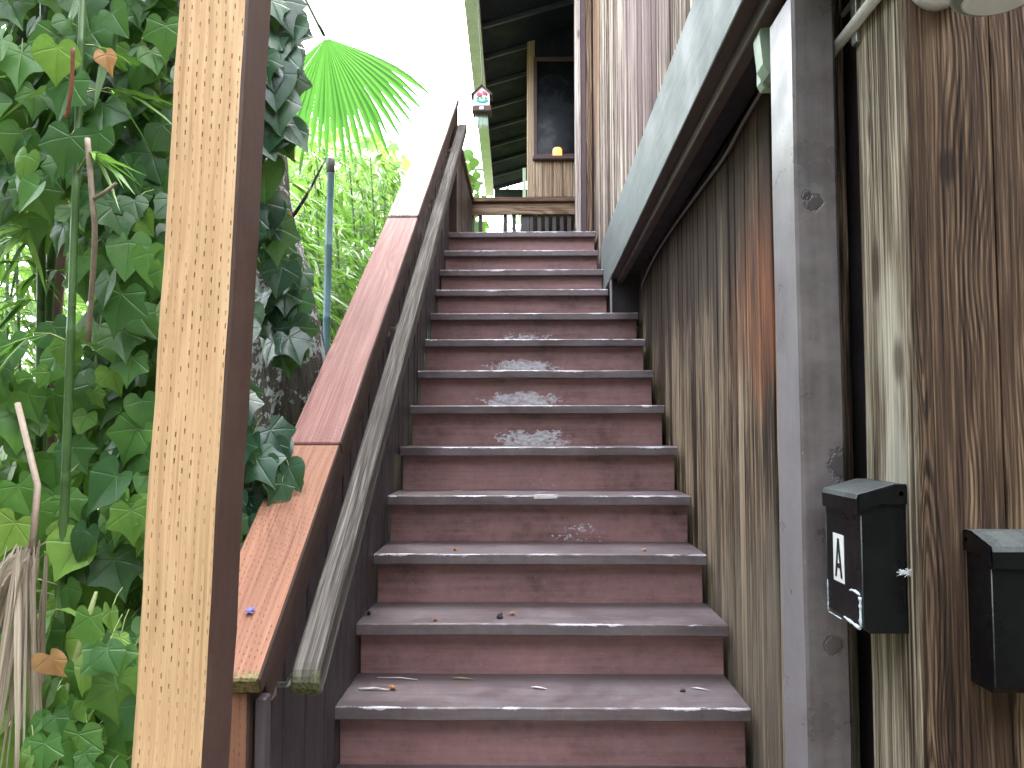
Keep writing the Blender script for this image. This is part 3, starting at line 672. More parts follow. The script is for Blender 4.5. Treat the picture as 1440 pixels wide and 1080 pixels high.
# ------------------------------------------------------------------ mailboxes
def mailbox(name, label, O, fwd, right, W, H, D, z0, group):
    """O = wall-side back centre on plan, fwd = outwards, right = width axis"""
    fwd, right = V(fwd), V(right); O = V(O); up = V((0, 0, 1))
    t = thing(name, label, 'mailbox', (O.x, O.y, z0), group)
    def P(r, f, z): return O + right * r + fwd * f + up * (z - 0) 
    b = MB(); hw = W / 2
    # body: profile (f, z)
    prof = [(.002, z0), (D - .012, z0), (D, z0 + .012), (D, z0 + H - .028), (.002, z0 + H - .010)]
    b.prism([P(-hw + .002, f, z) for f, z in prof], right * (W - .004)); b.build('body', 'black', t)
    # lid: sloping, overhanging, with dust on top
    lp = [(.000, z0 + H + .012), (.02, z0 + H + .012), (D + .004, z0 + H - .006), (D + .007, z0 + H - .014), (D + .006, z0 + H - .040), (D + .002, z0 + H - .040), (D + .002, z0 + H - .022), (.001, z0 + H - .006)]
    b = MB(); b.prism([P(-hw, f, z) for f, z in lp], right * W, fmi={0: 1, 1: 1, 2: 1})
    lid = b.build('lid', ['black', 'dust'], t)
    # side cheeks of the lid
    for s_ in (-1, 1):
        b = MB(); x = s_ * (hw + .0012)
        b.prism([P(x, f, z) for f, z in ((.0, z0 + H + .010), (.02, z0 + H + .010), (D + .003, z0 + H - .008), (D + .004, z0 + H - .036), (.045, z0 + H - .022), (.0, z0 + H - .022))], right * (.0014 * s_))
        b.build('lid_cheek', 'black', lid); 
        o = COL.objects[-1] if False else None
    # front folded seam highlight
    b = MB(); b.tube([P(-hw + .001, D - .0005, z0 + .012), P(-hw + .001, D - .0005, z0 + H - .042)], .0011, 6); b.tube([P(hw - .001, D - .0005, z0 + .012), P(hw - .001, D - .0005, z0 + H - .042)], .0011, 6); b.build('seam', 'dust', t)
    # screw tab
    b = MB(); b.tube([P(-hw - .0, .010, z0 + H - .004), P(-hw - .0026, .010, z0 + H - .004)], .004, 10); b.tube([P(hw, .010, z0 + H - .004), P(hw + .0026, .010, z0 + H - .004)], .004, 10); b.build('screw', 'metal', t)
    return t, P
# box with the letter A, front turned to the stairs
mA, PA = mailbox('mailbox', 'black metal mailbox with a white letter A sticker beside the grey post', (.654, 1.482, 0), (-1, 0, 0), (0, 1, 0), .162, .242, .079, -.348, 'black metal mailboxes on the corner')
# right axis = +Y: near edge is -hw
def onfront(r0, r1, z0, z1, mat, name, out=.0006, D=.079, P=PA, t=mA):
    b = MB(); b.prism([P(r0, D + .0002, z0), P(r1, D + .0002, z0), P(r1, D + .0002, z1), P(r0, D + .0002, z1)], V((-out, 0, 0))); return b.build(name, mat, t)
ax = .023; aw = .027; az0, az1 = -.279, -.192
st_ = onfront(ax - aw, ax + aw - .004, az0, az1, 'white', 'letter_sticker')
# the letter A: readers face +X from the left, so reading left->right is +Y far -> near
def PAl(u, v): # u 0..1 across (left = far), v 0..1 up
    r = (ax + aw - .012) + ((ax - aw + .008) - (ax + aw - .012)) * u; z = az0 + .008 + (az1 - az0 - .016) * v
    return PA(r, .079 + .0009, z)
b = MB()
for poly in ([(0, 0), (.22, 0), (.62, 1), (.40, 1)], [(.78, 0), (1.0, 0), (.62, 1), (.40, 1)], [(.2, .24), (.8, .24), (.76, .36), (.24, .36)]):
    b.prism([PAl(u, v) for u, v in poly], V((-.0005 - .0001 * len(b.v) / 8, 0, 0)))
b.build('letter', 'ink', mA)
# pale scrapes left by an older sticker along the lower edges
b = MB()
def strip(pts, w0):
    pts = [PA(r, .0795, z) for r, z in pts]
    b.tube(pts, [w0 * U(.5, 1.4) for _ in pts], 5)
strip([(.078, -.285 - i * .0045) for i in range(14)], .0012)
strip([(.078 - i * .008, -.345) for i in range(9)] , .0010)
strip([(.000 - i * .006, -.338 - .0004 * i) for i in range(12)], .0032)
strip([(-.072, -.338 + i * .005) for i in range(11)], .0030)
strip([(-.070 + i * .007, -.285 + .003 * math.sin(i * .5)) for i in range(7)], .0022)
b.build('scrape_mark', 'scrape', mA)
b = MB()
for _ in range(70):
    p = V((.652 + U(-.012, .004), 1.397 - .002, -.243)); d = V((U(-.014, .010), U(-.006, .0), U(-.008, .008)))
    b.tube([p, p + d], [.0008, .0003], 4)
o = b.build('cobweb', 'web'); tag(o, 'tuft of white cobweb between the lettered mailbox and the corner board', 'cobweb')
mB, PB = mailbox('mailbox', 'plain black mailbox on the brown front boards at the right edge, without a letter', (.820, 1.358, 0), (0, -1, 0), (1, 0, 0), .186, .235, .074, -.412, 'black metal mailboxes on the corner')

# ------------------------------------------------------------------ electrics
jb = thing('junction_box', 'sage green plastic junction box peeping out behind the grey post', 'junction box', (.575, 1.80, .88))
b = MB()
pr = [(.62, .972), (.575, .972), (.548, .955), (.536, .905), (.543, .835), (.556, .812), (.62, .812)]
b.prism([(x, 1.80, z) for x, z in pr], (0, .05, 0)); b.build('cover', 'jbox', jb)
b = MB(); b.prism([(x, 1.851, z) for x, z in [(.63, .98), (.56, .98), (.552, .96), (.552, .815), (.56, .800), (.63, .800)]], (0, .03, 0)); b.build('back_plate', 'jbox', jb)
b = MB(); cp = [(.60, 1.88, .84), (.615, 2.0, .90), (.640, 2.157, .915), (.642, 2.324, .905), (.642, 2.537, .880), (.642, 2.735, .878), (.642, 3.029, .880), (.642, 3.393, .880), (.642, 3.753, .872), (.642, 4.079, .850), (.644, 4.388, .805), (.646, 4.45, .78)]
def smooth(pts, n=5):
    out = []
    for i in range(len(pts) - 1):
        a = V(pts[max(i - 1, 0)]); p = V(pts[i]); q = V(pts[i + 1]); c = V(pts[min(i + 2, len(pts) - 1)])
        for k in range(n):
            t = k / n; out.append(.5 * ((2 * p) + (q - a) * t + (2 * a - 5 * p + 4 * q - c) * t * t + (3 * p - a - 3 * q + c) * t ** 3))
    out.append(V(pts[-1])); return out
b.tube(smooth(cp), .0058, 8); o = b.build('cable', 'cable'); tag(o, 'thin grey cable drooping along the wall under the pale beam', 'cable')
cd = thing('conduit', 'grey plastic conduit running along the wall behind the top of the grey post', 'pipe', (.64, 1.5, .78))
b = MB(); b.tube([(.641, 1.36, .79), (.641, 1.72, .785)], .0115, 14); b.build('pipe', 'pvc', cd)
b = MB(); b.tube([(.647, 1.36, .845), (.647, 1.60, .842)], .006, 10); b.build('thin_pipe', 'metal', cd)
b = MB(); b.box(.645, .6545, 1.535, 1.56, .755, .87, .001); b.tube([(.644, 1.548, .862), (.641, 1.548, .862)], .005, 8); b.build('strap', 'metal', cd)
sl_ = thing('security_light', 'white round security light on the front boards at the top right', 'wall light', (.76, 1.35, .70))
b = MB(); b.tube([(.705, 1.357, .765), (.705, 1.325, .765), (.705, 1.312, .765)], [.046, .046, .040], 24); b.build('mount', 'lampw', sl_)
b = MB(); b.tube([(.705, 1.311, .730), (.705, 1.308, .730)], .008, 10); b.build('hole', 'lampg', sl_)
b = MB(); b.tube([(.71, 1.312, .755), (.72, 1.27, .74), (.725, 1.24, .72)], [.014, .012, .016], 12); b.build('arm', 'lampw', sl_)
b = MB(); b.tube([(.722, 1.20, .657), (.722, 1.20, .663), (.722, 1.20, .69)], [.058, .066, .066], 32); b.build('ring', 'lampg', sl_)
b = MB(); b.tube([(.722, 1.20, .6515), (.722, 1.20, .656)], [.044, .052], 32); b.build('lens', 'lampw', sl_)
b = MB(); b.tube([(.722, 1.20, .691), (.722, 1.20, .73), (.722, 1.20, .75)], [.062, .058, .03], 32); b.build('lamp_head', 'lampw', sl_)

# ------------------------------------------------------------------ hanging birdhouse
bh = thing('birdhouse', 'tiny painted birdhouse ornament hanging on a cord below the eave', 'birdhouse', (-.345, 6.2, 2.5))
bx, by = -.346, 6.2
b = MB(); b.prism([(bx - .062, by, 2.545), (bx + .062, by, 2.545), (bx + .062, by, 2.655), (bx, by, 2.708), (bx - .062, by, 2.655)], (0, .09, 0)); b.build('body', 'bhwhite', bh)
b = MB(); b.beam((bx - .082, by + .045, 2.640), (bx + .002, by + .045, 2.722), (0, 1, 0), .13, .011, .001); b.beam((bx + .082, by + .045, 2.640), (bx - .002, by + .045, 2.722), (0, 1, 0), .13, .011, .001); b.build('roof', 'bhdark', bh)
b = MB(); b.box(bx - .072, bx + .078, by - .045, by + .1, 2.498, 2.542); b.build('base', 'bhdark', bh)
b = MB(); b.box(bx - .014, bx + .018, by - .048, by - .045, 2.508, 2.53); b.build('name_tag', 'bhwhite', bh)
b = MB()
for k in range(7): b.blob((bx + U(-.03, .035), by - .003, 2.655 + U(-.018, .018)), .013, sq=(1, .3, 1))
b.build('rose', 'bhred', bh)
b = MB()
for k in range(6): b.blob((bx - .03 + k * .014, by - .003, 2.598 - .012 * math.sin(k * .6)), .012, sq=(1, .3, 1))
b.build('teal_bow', 'bhteal', bh)
b = MB()
for k in range(3): b.blob((bx - .03 + k * .03, by - .003, 2.618), .010, sq=(1, .3, 1))
b.build('leaf_paint', 'bhgreen', bh)
b = MB(); b.tube([(bx, by + .045, 2.72), (bx + .002, by + .045, 2.80), (ex(by) - .01, by + .04, 3.61)], .003, 6); b.build('cord', 'cable', bh)
b = MB()
for k in range(9):
    x = bx - .045 + k * .011; b.tube([(x, by + .03 + .004 * (k % 2), 2.497), (x, by + .03, 2.497 - U(.08, .12))], .004, 6)
b.build('chime_fringe', 'fringe', bh)

# ------------------------------------------------------------------ vegetation helpers
IVY = [(0, .98, 1), (.05, .86, .6), (.13, .72, .3), (.23, .58, .08), (.33, .50, .05), (.46, .46, .35), (.60, .38, 1), (.58, .26, .5), (.50, .12, .08), (.48, .0, .3), (.48, -.13, 1), (.38, -.23, .45), (.24, -.28, .15), (.12, -.22, .05), (.03, -.06, 0)]
IVY2 = [(0, .92, 1), (.07, .82, .6), (.18, .67, .2), (.32, .53, .05), (.45, .42, .3), (.56, .28, 1), (.57, .16, .6), (.53, .02, .3), (.47, -.11, .6), (.37, -.22, .8), (.24, -.27, .3), (.12, -.20, .1), (.03, -.07, 0)]
IVY3 = [(0, .88, 1), (.09, .78, .6), (.22, .61, .2), (.35, .43, .1), (.44, .26, .4), (.48, .10, .9), (.46, -.06, .4), (.38, -.19, .5), (.25, -.27, .2), (.12, -.22, .05), (.03, -.06, 0)]
IVYS = [(0, .9, 1), (.26, .56, .2), (.45, .22, .8), (.40, -.12, .3), (.16, -.25, .1)]
SHAPES = [IVY, IVY, IVY, IVY2, IVY2, IVY3]
def ivy_leaf(mb, stem, p, s, out=V((0, -1, 0)), mi=0, tone=None, spread=.5):
    tip = V((U(-.55, .55), U(-.35, .1), -1 + U(-.1, .45)))
    n = (V(out) + V((U(-spread, spread), U(-.25, .25), U(.0, .8)))).normalized()
    mb.leaf(p, tip, n, s * random.choice((U(.45, .8), U(.8, 1.15), U(.9, 1.3))), random.choice(SHAPES), mi, tone, bend=U(.05, .4), fold=U(.05, .3))
    q = V(p); tb = (V(p) + V((U(-.02, .02), U(.02, .06), U(-.03, .05))) * 1.0)
    if stem is not None: stem.tube([tb, (tb + q) / 2 + V((0, 0, .006)), q], .0009, 4, cap=False)

def ivy(name, label, pts, nleaf, size, mat, stems=(), vines=True, tonef=None):
    t = thing(name, label, 'ivy', (pts[0][0], pts[0][1], GZ))
    L = MB(); S = MB()
    for _ in range(nleaf):
        c = random.choice(pts)            # (x, y, z, rx, ry, rz)
        for _t in range(20):
            d = V((U(-1, 1), U(-1, 1), U(-1, 1)))
            if d.length < 1: break
        p = V(c[:3]) + V((d.x * c[3], d.y * c[4], d.z * c[5]))
        out = V((d.x * .6, -1, .15))
        tn = min(1, max(0, random.gauss(.42 if tonef is None else tonef(p), .23)))
        ivy_leaf(L, S if rnd() < .6 else None, p, size, out, tone=tn)
    L.build('leaves', mat, t, recalc=False)
    if vines:
        for path in stems: S.tube(smooth(path), [.006] * (len(smooth(path)) - 1) + [.003], 7, wob=.2)
    S.build('stems', 'stem', t)
    return t

# left ivy on the brown trunk (fills the left of the picture)
def tonef(p): return .44 + .28 * max(0, min(1, (.25 - p.z) / .8))  # lower leaves get a lighter tone, painting in the brighter light there
pts = []
for i in range(22):
    z = -1.3 + i * .115
    for k in range(3):
        pts.append((-.95 + [-.13, .02, .16][k] + .03 * math.sin(i), 1.72 + U(-.05, .1), z, .13, .14, .11))
pts = [p for p in pts if not (.14 < p[2] < .50 and p[0] < -.97)]
ivy('ivy_vine', 'broad green ivy covering the trunk at the left behind the yellow post', pts, 1300, .080, 'ivy',
    stems=[[(-.99, 1.78, GZ), (-.95, 1.74, -.9), (-.99, 1.76, -.2), (-.92, 1.74, .4), (-.97, 1.76, 1.2)], [(-.86, 1.8, GZ), (-.9, 1.76, -.7), (-.84, 1.78, 0), (-.88, 1.78, .9)]], tonef=tonef)
# low ivy in front, bottom left
pts = [(U(-.86, -.66), U(1.35, 1.5), U(-1.25, -.30), .06, .08, .10) for _ in range(22)]
ivy('ivy_vine', 'lighter green ivy spreading low at the bottom left, below the dry palm frond', pts, 260, .064, 'ivy', stems=[[(-.95, 1.6, GZ), (-.9, 1.5, -1.0), (-.85, 1.45, -.6), (-.8, 1.5, -.3)]], tonef=lambda p: .62)
# dark ivy right of the yellow post, top
pts = []
for i in range(10):
    z = .55 + i * .075
    pts.append((-.74 + U(-.03, .03) - .01 * i, 2.05, z, .11 + .004 * i, .12, .08))
pts += [(-.80, 2.4, .62, .10, .05, .10), (-.76, 2.4, .45, .10, .05, .10), (-.74, 2.4, .30, .08, .05, .08), (-.66, 2.0, 1.0, .06, .08, .10), (-.65, 2.0, .92, .05, .08, .08), (-.64, 2.0, 1.08, .06, .08, .06), (-.66, 2.0, .80, .05, .08, .06), (-.83, 2.05, 1.2, .15, .1, .1), (-.79, 2.1, .30, .05, .1, .1), (-.78, 2.1, .10, .05, .1, .1), (-.80, 2.1, -.05, .05, .1, .1)]
ivy('ivy_vine', 'dark glossy ivy hanging on the lichened tree just right of the yellow post', pts, 300, .092, 'ivyd', stems=[[(-.84, 2.3, GZ), (-.82, 2.2, -.4), (-.80, 2.15, .3), (-.76, 2.12, .8), (-.82, 2.1, 1.3)]])
# ivy spilling over the cap board
pts = [(-.66, 1.9, -.02, .07, .1, .07), (-.64, 1.95, -.07, .07, .08, .06), (-.60, 1.93, -.11, .055, .06, .04), (-.67, 1.9, -.17, .05, .08, .07), (-.69, 1.8, -.25, .05, .08, .08), (-.70, 1.9, .07, .04, .08, .06)]
ivy('ivy_vine', 'bunch of ivy spilling over the orange cap board of the railing', pts, 74, .072, 'ivyd', stems=[[(-.80, 2.0, GZ), (-.78, 1.95, -.7), (-.72, 1.92, -.2), (-.62, 1.93, -.05), (-.585, 1.9, -.09)]])

def tree(name, label, path, rad, mat, branches=(), crown=None, cat='tree'):
    t = thing(name, label, cat, path[0])
    b = MB(); sp = smooth(path, 6); n = len(sp)
    b.tube(sp, [rad[0] + (rad[1] - rad[0]) * i / (n - 1) for i in range(n)], 22, wob=.22); b.build('trunk', mat, t)
    for br in branches:
        b = MB(); s2 = smooth(br[0], 5); b.tube(s2, [br[1] * (1 - .75 * i / len(s2)) for i in range(len(s2))], 10, wob=.2); b.build('branch', mat, t)
    if crown:
        b = MB()
        for _ in range(crown['n']):
            c = random.choice(crown['c']); d = V((random.gauss(0, .5), random.gauss(0, .5), random.gauss(0, .5)))
            p = V(c[:3]) + d * c[3]
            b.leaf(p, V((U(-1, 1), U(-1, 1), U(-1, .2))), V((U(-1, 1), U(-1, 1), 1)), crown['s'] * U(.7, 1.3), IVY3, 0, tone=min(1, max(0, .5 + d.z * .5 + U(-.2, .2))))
        b.build('crown', crown['m'], t, recalc=False)
    return t
tree('tree', 'leaning tree with dark bark blotched by white lichen behind the orange cap board', [(-.66, 2.75, GZ), (-.70, 2.72, -.6), (-.775, 2.7, 0), (-.84, 2.7, .45), (-.92, 2.72, .8), (-1.0, 2.8, 1.5), (-1.05, 2.9, 2.3)], (.15, .09), 'lichen',
     branches=[([(-.88, 2.7, .62), (-.78, 2.62, .70), (-.72, 2.6, .78), (-.66, 2.6, .9)], .009), ([(-1.0, 2.8, 1.5), (-.8, 2.9, 1.9), (-.75, 2.9, 2.4)], .04)],
     crown=dict(n=420, c=[(-1.15, 2.8, 2.3, .5), (-.85, 2.7, 1.9, .3), (-1.5, 2.6, 2.1, .4)], s=.10, m='ivyd'))
tree('tree', 'brown trunk wrapped in ivy behind the yellow post', [(-.88, 1.98, GZ), (-.89, 1.98, -.5), (-.86, 1.98, .2), (-.90, 2.0, .9), (-.95, 2.0, 2.0)], (.085, .06), 'bark',
     branches=[([(-.9, 2.0, .9), (-1.1, 2.0, 1.2), (-1.4, 2.0, 1.6)], .03)],
     crown=dict(n=420, c=[(-1.1, 1.9, 1.5, .4), (-1.4, 1.9, 1.4, .35), (-.95, 2.0, 1.75, .35), (-1.0, 2.1, 1.15, .22), (-1.3, 2.1, 1.05, .2)], s=.085, m='ivyd'))

# ---- bamboo
def bamboo(label, canes, nleaf, spread, ls=.13, lw=.018, mat='bleaf', cane='cane', seed=None, zr=None, dens=None, group='bamboo plants'):
    t = thing('bamboo', label, 'bamboo', (canes[0][0], canes[0][1], GZ), group)
    for (x, y, h, r, lx, ly) in canes:
        b = MB(); n = max(3, int(h / .28)); 
        pts = []; rs = []
        for i in range(n + 1):
            z = GZ + h * i / n; f = i / n; px = x + lx * f * f; py = y + ly * f * f; rr = r * (1 - .45 * f)
            pts += [(px, py, z - .006), (px, py, z), (px, py, z + .006)]; rs += [rr, rr * 1.16, rr]
        b.tube(pts, rs, 10); b.build('cane', cane, t)
    tw = MB(); L = MB(); k = 0
    while k < nleaf:
        c = random.choice(canes); h = c[2]; f = U(*(zr or (.15, 1.0))); z = GZ + h * f
        o = V((c[0] + c[4] * f * f, c[1] + c[5] * f * f, z)); a = U(0, 6.283); rr = U(.1, 1) * spread
        e = o + V((math.cos(a) * rr, math.sin(a) * rr, U(-.05, .35) * rr)); e.z -= rr * rr * .25
        m_ = (o + e) / 2 + V((0, 0, rr * .12)); tw.tube([o, m_, e], [.0022, .0016, .0008], 4, cap=False)
        for j in range(random.randint(5, 9)):
            q = m_.lerp(e, rnd() * 1.0 if j else 1.0); d = V((math.cos(a) + U(-.9, .9), math.sin(a) + U(-.9, .9), U(-.8, .15)))
            L.blade(q, d, V((U(-.6, .6), U(-.6, .6), 1)), ls * U(.6, 1.25), lw * U(.7, 1.2), U(.1, .5), tone=min(1, max(0, random.gauss(.45, .22))), seg=3); k += 1
    tw.build('twigs', 'stem', t); L.build('leaves', mat, t, recalc=False)
    return t
bamboo('nearest bamboo with long narrow leaves at the left edge', [(-1.20, 1.95, 3.0, .016, .05, 0), (-.925, 1.60, 2.7, .0115, .01, 0), (-1.10, 1.82, 3.1, .013, -.05, 0)], 400, .20, .14, .016, zr=(.38, 1.0))
b = thing('bamboo', 'dry pinkish bamboo cane standing among the ivy at the far left', 'bamboo', (-1.22, 2.02, GZ))
c = MB(); c.tube([(-1.20, 2.02, GZ), (-1.215, 2.02, .2), (-1.20, 2.02, .5), (-1.23, 2.02, 1.9)], [.022, .022, .021, .018], 12); c.build('cane', 'canep', b)
# background clumps
specs = [
 ('slender bamboo clump rising right between the lichened tree and the pink cap board', -1.12, 3.75, 2.75, 5, 3400, .30),
 ('bamboo clump with fine bright leaves directly behind the blue grey pole', -1.15, 4.3, 3.1, 6, 4200, .45),
 ('bamboo clump with arching leaves between the pole and the pink cap board', -1.22, 5.2, 2.9, 6, 4200, .42),
 ('tall bamboo clump beneath the palm leaf, behind the lichened tree', -1.75, 4.1, 3.3, 6, 3600, .5),
 ('bamboo clump at the back left, seen in the gap of the ivy', -2.6, 3.9, 3.3, 6, 2400, .55),
 ('bamboo clump beside the upper end of the stair railing', -1.2, 6.3, 3.8, 7, 4200, .42),
 ('low sunny bamboo clump near the top of the stair railing', -1.5, 7.2, 3.3, 6, 3600, .5),
 ('bamboo clump at the back left edge, half hidden by nearer bamboo', -3.6, 4.4, 3.5, 6, 1300, .6),
 ('sunlit bamboo clump behind the others, left of the landing', -2.6, 7.8, 3.8, 6, 2600, .6),
]
for (lab, x, y, h, nc, nl, sp) in specs:
    canes = [(x + U(-.22, .22), y + U(-.25, .25), h * U(.75, 1.05), U(.010, .015), U(-.35, .0) if x > -1.6 else U(-.3, .3), U(-.3, .3)) for _ in range(nc)]
    bamboo(lab, canes, nl, sp, .15, .019, mat='farleaf' if y > 6 else 'bleaf', zr=(.25, 1.0))
# far-off mass of sunlit foliage
b = MB()
for _ in range(17000):
    a = U(0, 1) ** 1.3; x = -.75 - 10 * a + U(-.2, .2); y = 9.8 + U(-.6, 2.5) - 4 * a
    top = 3.15 + .5 * mnoise.noise((x * .6, y * .6, 0)) + .5 * mnoise.noise((x * 2, 0, 0)) + min(a * 3, 1.5)
    z = GZ + (top - GZ) * math.sqrt(U(0.02, 1)); b.leaf((x, y, z), V((U(-1, 1), U(-1, 1), U(-1, .3))), V((U(-1, 1), -1, U(0, 1))), U(.07, .17), IVYS, 0, tone=rnd())
o = b.build('far_foliage', 'farleaf', recalc=False); tag(o, 'pale sunlit foliage in the distance left of the landing', 'foliage', kind='stuff')
b = MB()
for _ in range(2600):
    x = U(-.5, 2.2); y = U(12.6, 14.5); z = GZ + U(.0, 1) ** .6 * (5.6 + .5 * mnoise.noise((x * 2, 1, 1)))
    if x < -.42: continue
    b.blade((x, y, z), V((U(-1, 1), U(-1, .2), U(-.6, .6))), V((U(-1, 1), -1, 1)), U(.3, .5), .04, .4, tone=U(0, .5), seg=3)
t = thing('shrub', 'dark leafy shrub seen under the far end of the roof', 'shrub', (0, 13.3, GZ)); b.build('leaves', 'bleaf', t, recalc=False)
b = MB(); 
for k in range(4): b.tube([(-.2 + k * .6, 13.4, GZ), (-.1 + k * .6, 13.5, 1.0), (-.1 + k * .6, 13.4, 2.8)], [.05, .04, .02], 8)
b.build('stems', 'bark', t)

# added leaf screens, out of view behind and beside the viewer, blocking low light
hd = thing('light_blocker', 'added leafy screen behind the viewer, unseen, blocking low frontal light', 'light_blocker', (0, -3.2, GZ))
def blocker_run(t, x0, y0, x1, y1, h, n):
    b = MB(); L = math.hypot(x1 - x0, y1 - y0)
    for _ in range(n):
        f = rnd(); z = GZ + h * U(0, 1); x = x0 + (x1 - x0) * f; y = y0 + (y1 - y0) * f
        o = .35 * mnoise.noise((x * 1.2, y * 1.2, z)) + U(-.3, .3); x += o * (y1 - y0) / L; y -= o * (x1 - x0) / L
        b.leaf((x, y, z), V((U(-1, 1), U(-1, 1), U(-1, .3))), V((U(-1, 1), U(-1, 1), U(0, 1))), U(.22, .40), IVYS, 0, tone=U(0, .5))
    b.build('leaves', 'ivyd', t, recalc=False)
    for k in range(int(L / 1.5)):
        b = MB(); f = (k + .5) / int(L / 1.5); x = x0 + (x1 - x0) * f; y = y0 + (y1 - y0) * f
        b.tube([(x, y, GZ), (x + .1, y, .8), (x, y, GZ + h * .7)], [.08, .06, .03], 8); b.build('trunk', 'bark', t)
blocker_run(hd, -5, -3.8, 4.2, -3.8, 6.0, 4600)
hd2 = thing('light_blocker', 'added leafy screen right of the viewer, unseen, blocking low light', 'light_blocker', (4, -1, GZ))
blocker_run(hd2, 4.2, -3.2, 3.6, 1.2, 6.0, 2400)
hd3 = thing('light_blocker', 'added leafy screen left of the viewer, unseen, blocking low light', 'light_blocker', (-4, -1, GZ))
blocker_run(hd3, -4.6, -3.2, -3.4, 1.6, 5.6, 2600)

# blue-grey pole with nodes
pl = thing('garden_pole', 'blue grey pole with bamboo-like joints and a grey cap, left of the railing', 'pole', (-.80, 3.2, GZ))
b = MB(); pp = []; rr = []
for i in range(10):
    z = GZ + 2.64 * i / 9; x = -.835 + .042 * i / 9
    pp += [(x, 3.2, z - .004), (x, 3.2, z), (x, 3.2, z + .004)]; rr += [.0145, .0160, .0145]
b.tube(pp, rr, 14); b.build('shaft', 'pole', pl)
b = MB(); b.tube([(-.793, 3.2, 1.045), (-.793, 3.2, 1.10), (-.793, 3.2, 1.106)], [.017, .017, .012], 14); b.build('cap', 'cable', pl)

# palm
pm = thing('palm_tree', 'fan palm with a bright backlit leaf hanging over the bamboo', 'palm tree', (-1.75, 3.6, GZ))
b = MB(); b.tube([(-1.75, 3.6, GZ), (-1.77, 3.6, -.2), (-1.72, 3.62, 1.2), (-1.7, 3.6, 2.15)], [.11, .10, .10, .09], 16, wob=.3); b.build('trunk', 'bark', pm)
def fan(hub, out, up, r, a0, a1, n, mat='palm', par=pm, droop=.18, wf=1.0, name='frond', tone=None):
    """out = direction of angle 0, up = direction of angle 90"""
    out, up = V(out).normalized(), V(up).normalized(); nrm = out.cross(up); b = MB(); hub = V(hub)
    for i in range(n):
        a = a0 + (a1 - a0) * i / (n - 1) + U(-.008, .008); d = out * math.cos(a) + up * math.sin(a); sd = out * -math.sin(a) + up * math.cos(a)
        da = abs(a1 - a0) / (n - 1); L = r * U(.90, 1.06); tn = U(.3, .9) if tone is None else tone; prev = None
        split = U(.66, .76)
        for k in range(9):
            t = k / 8; rad = L * (t * .985 + .015)
            w = 2 * rad * math.tan(da / 2) * 1.12 if t < split else 2 * L * split * math.tan(da / 2) * (1 - (t - split) / (1 - split)) ** 1.0
            dz = V((0, 0, -1)) * droop * L * t ** 3; pl_ = nrm * (.22 * w)
            p = hub + d * rad + dz
            cur = (b.addv(p + sd * w / 2, (.02, 0, rad), (i, 0, 0), tn, 0), b.addv(p + pl_, (0, 0, rad), (i, 0, 0), tn, .97), b.addv(p - sd * w / 2, (-.02, 0, rad), (i, 0, 0), tn, 0))
            if prev: b.face((prev[0], prev[1], cur[1], cur[0])); b.face((prev[1], prev[2], cur[2], cur[1]))
            prev = cur
    o = b.build(name, mat, par, recalc=False); return o
fan((-.870, 3.4, 1.71), (1, .15, .05), (0, -.15, 1), .50, R(-20), R(-138), 26, droop=.18)['label'] = 'bright green fan leaf lit from behind'
b = MB(); b.tube(smooth([(-1.7, 3.6, 2.1), (-1.4, 3.5, 2.25), (-1.1, 3.42, 2.1), (-.878, 3.4, 1.72)]), .008, 8); b.build('petiole', 'cane', pm)
for (hx, hy, hz, dx, dy, du) in ((-2.3, 3.2, 2.2, -1, -.3, .2), (-1.9, 4.3, 2.4, -.2, 1, .3), (-1.45, 3.0, 2.35, .4, -1, .2), (-2.2, 3.9, 1.9, -1, .4, -.3)):
    fan((hx, hy, hz), (dx, dy, du), (dy * -1, dx, .3), .48, R(-75), R(75), 20, droop=.35)
    b = MB(); b.tube(smooth([(-1.7, 3.6, 2.1), ((hx - 1.7) / 2, (hy + 3.6) / 2, hz + .1), (hx, hy, hz)]), .008, 8); b.build('petiole', 'cane', pm)

# dry frond bottom left
df = thing('palm_frond', 'dry grey palm frond drooping at the bottom left', 'palm frond', (-1.12, 1.72, -.26))
b = MB()
for i in range(40):
    a = U(0, 1); x0, z0 = -.862 + U(-.02, .012), -.215 + U(-.015, .02)
    x1 = x0 - .15 + .19 * a + U(-.02, .02); z1 = z0 - (.14 + .34 * a); y = 1.40 + U(-.04, .04)
    P0 = V((x0, y, z0)); P1 = V((x1, y, z1)); d = P1 - P0
    b.blade(P0, d + V((0, 0, .06)), V((U(-.6, .6), -1, .2)), d.length, U(.006, .013), .15, tone=rnd(), seg=5)
b.build('blades', 'thatch', df, recalc=True)
b = MB(); b.tube([(-.862, 1.40, -.215), (-.88, 1.44, -.10), (-.96, 1.5, .05)], .006, 8); b.build('stalk', 'twig', df)

# cut twigs
b = MB(); b.tube(smooth([(-.885, 1.60, .18), (-.833, 1.52, .36), (-.829, 1.5, .44), (-.842, 1.5, .56)]), .0052, 10); b.tube([(-.829, 1.5, .44), (-.80, 1.49, .452), (-.778, 1.49, .47)], [.004, .0035, .003], 8)
tag(b.build('twig', 'twig'), 'bare grey cut twig with a side stub among the ivy left of the yellow post', 'twig')
b = MB(); b.tube(smooth([(-.885, 1.5, .60), (-.865, 1.48, .65), (-.852, 1.46, .72)]), [.0038] * 10 + [.0042], 8)
tag(b.build('twig', 'twigr'), 'short red brown broken twig beside the brown leaf at the top left', 'twig')
def single_leaf(label, p, s, tip, n, mat='deadleaf', shape=IVY2, bend=1.1, fold=.9, nm='dead_leaf'):
    b = MB(); b.leaf(p, tip, n, s, shape, 0, tone=.6, bend=bend, fold=fold); return tag(b.build(nm, mat, recalc=False), label, 'leaf')
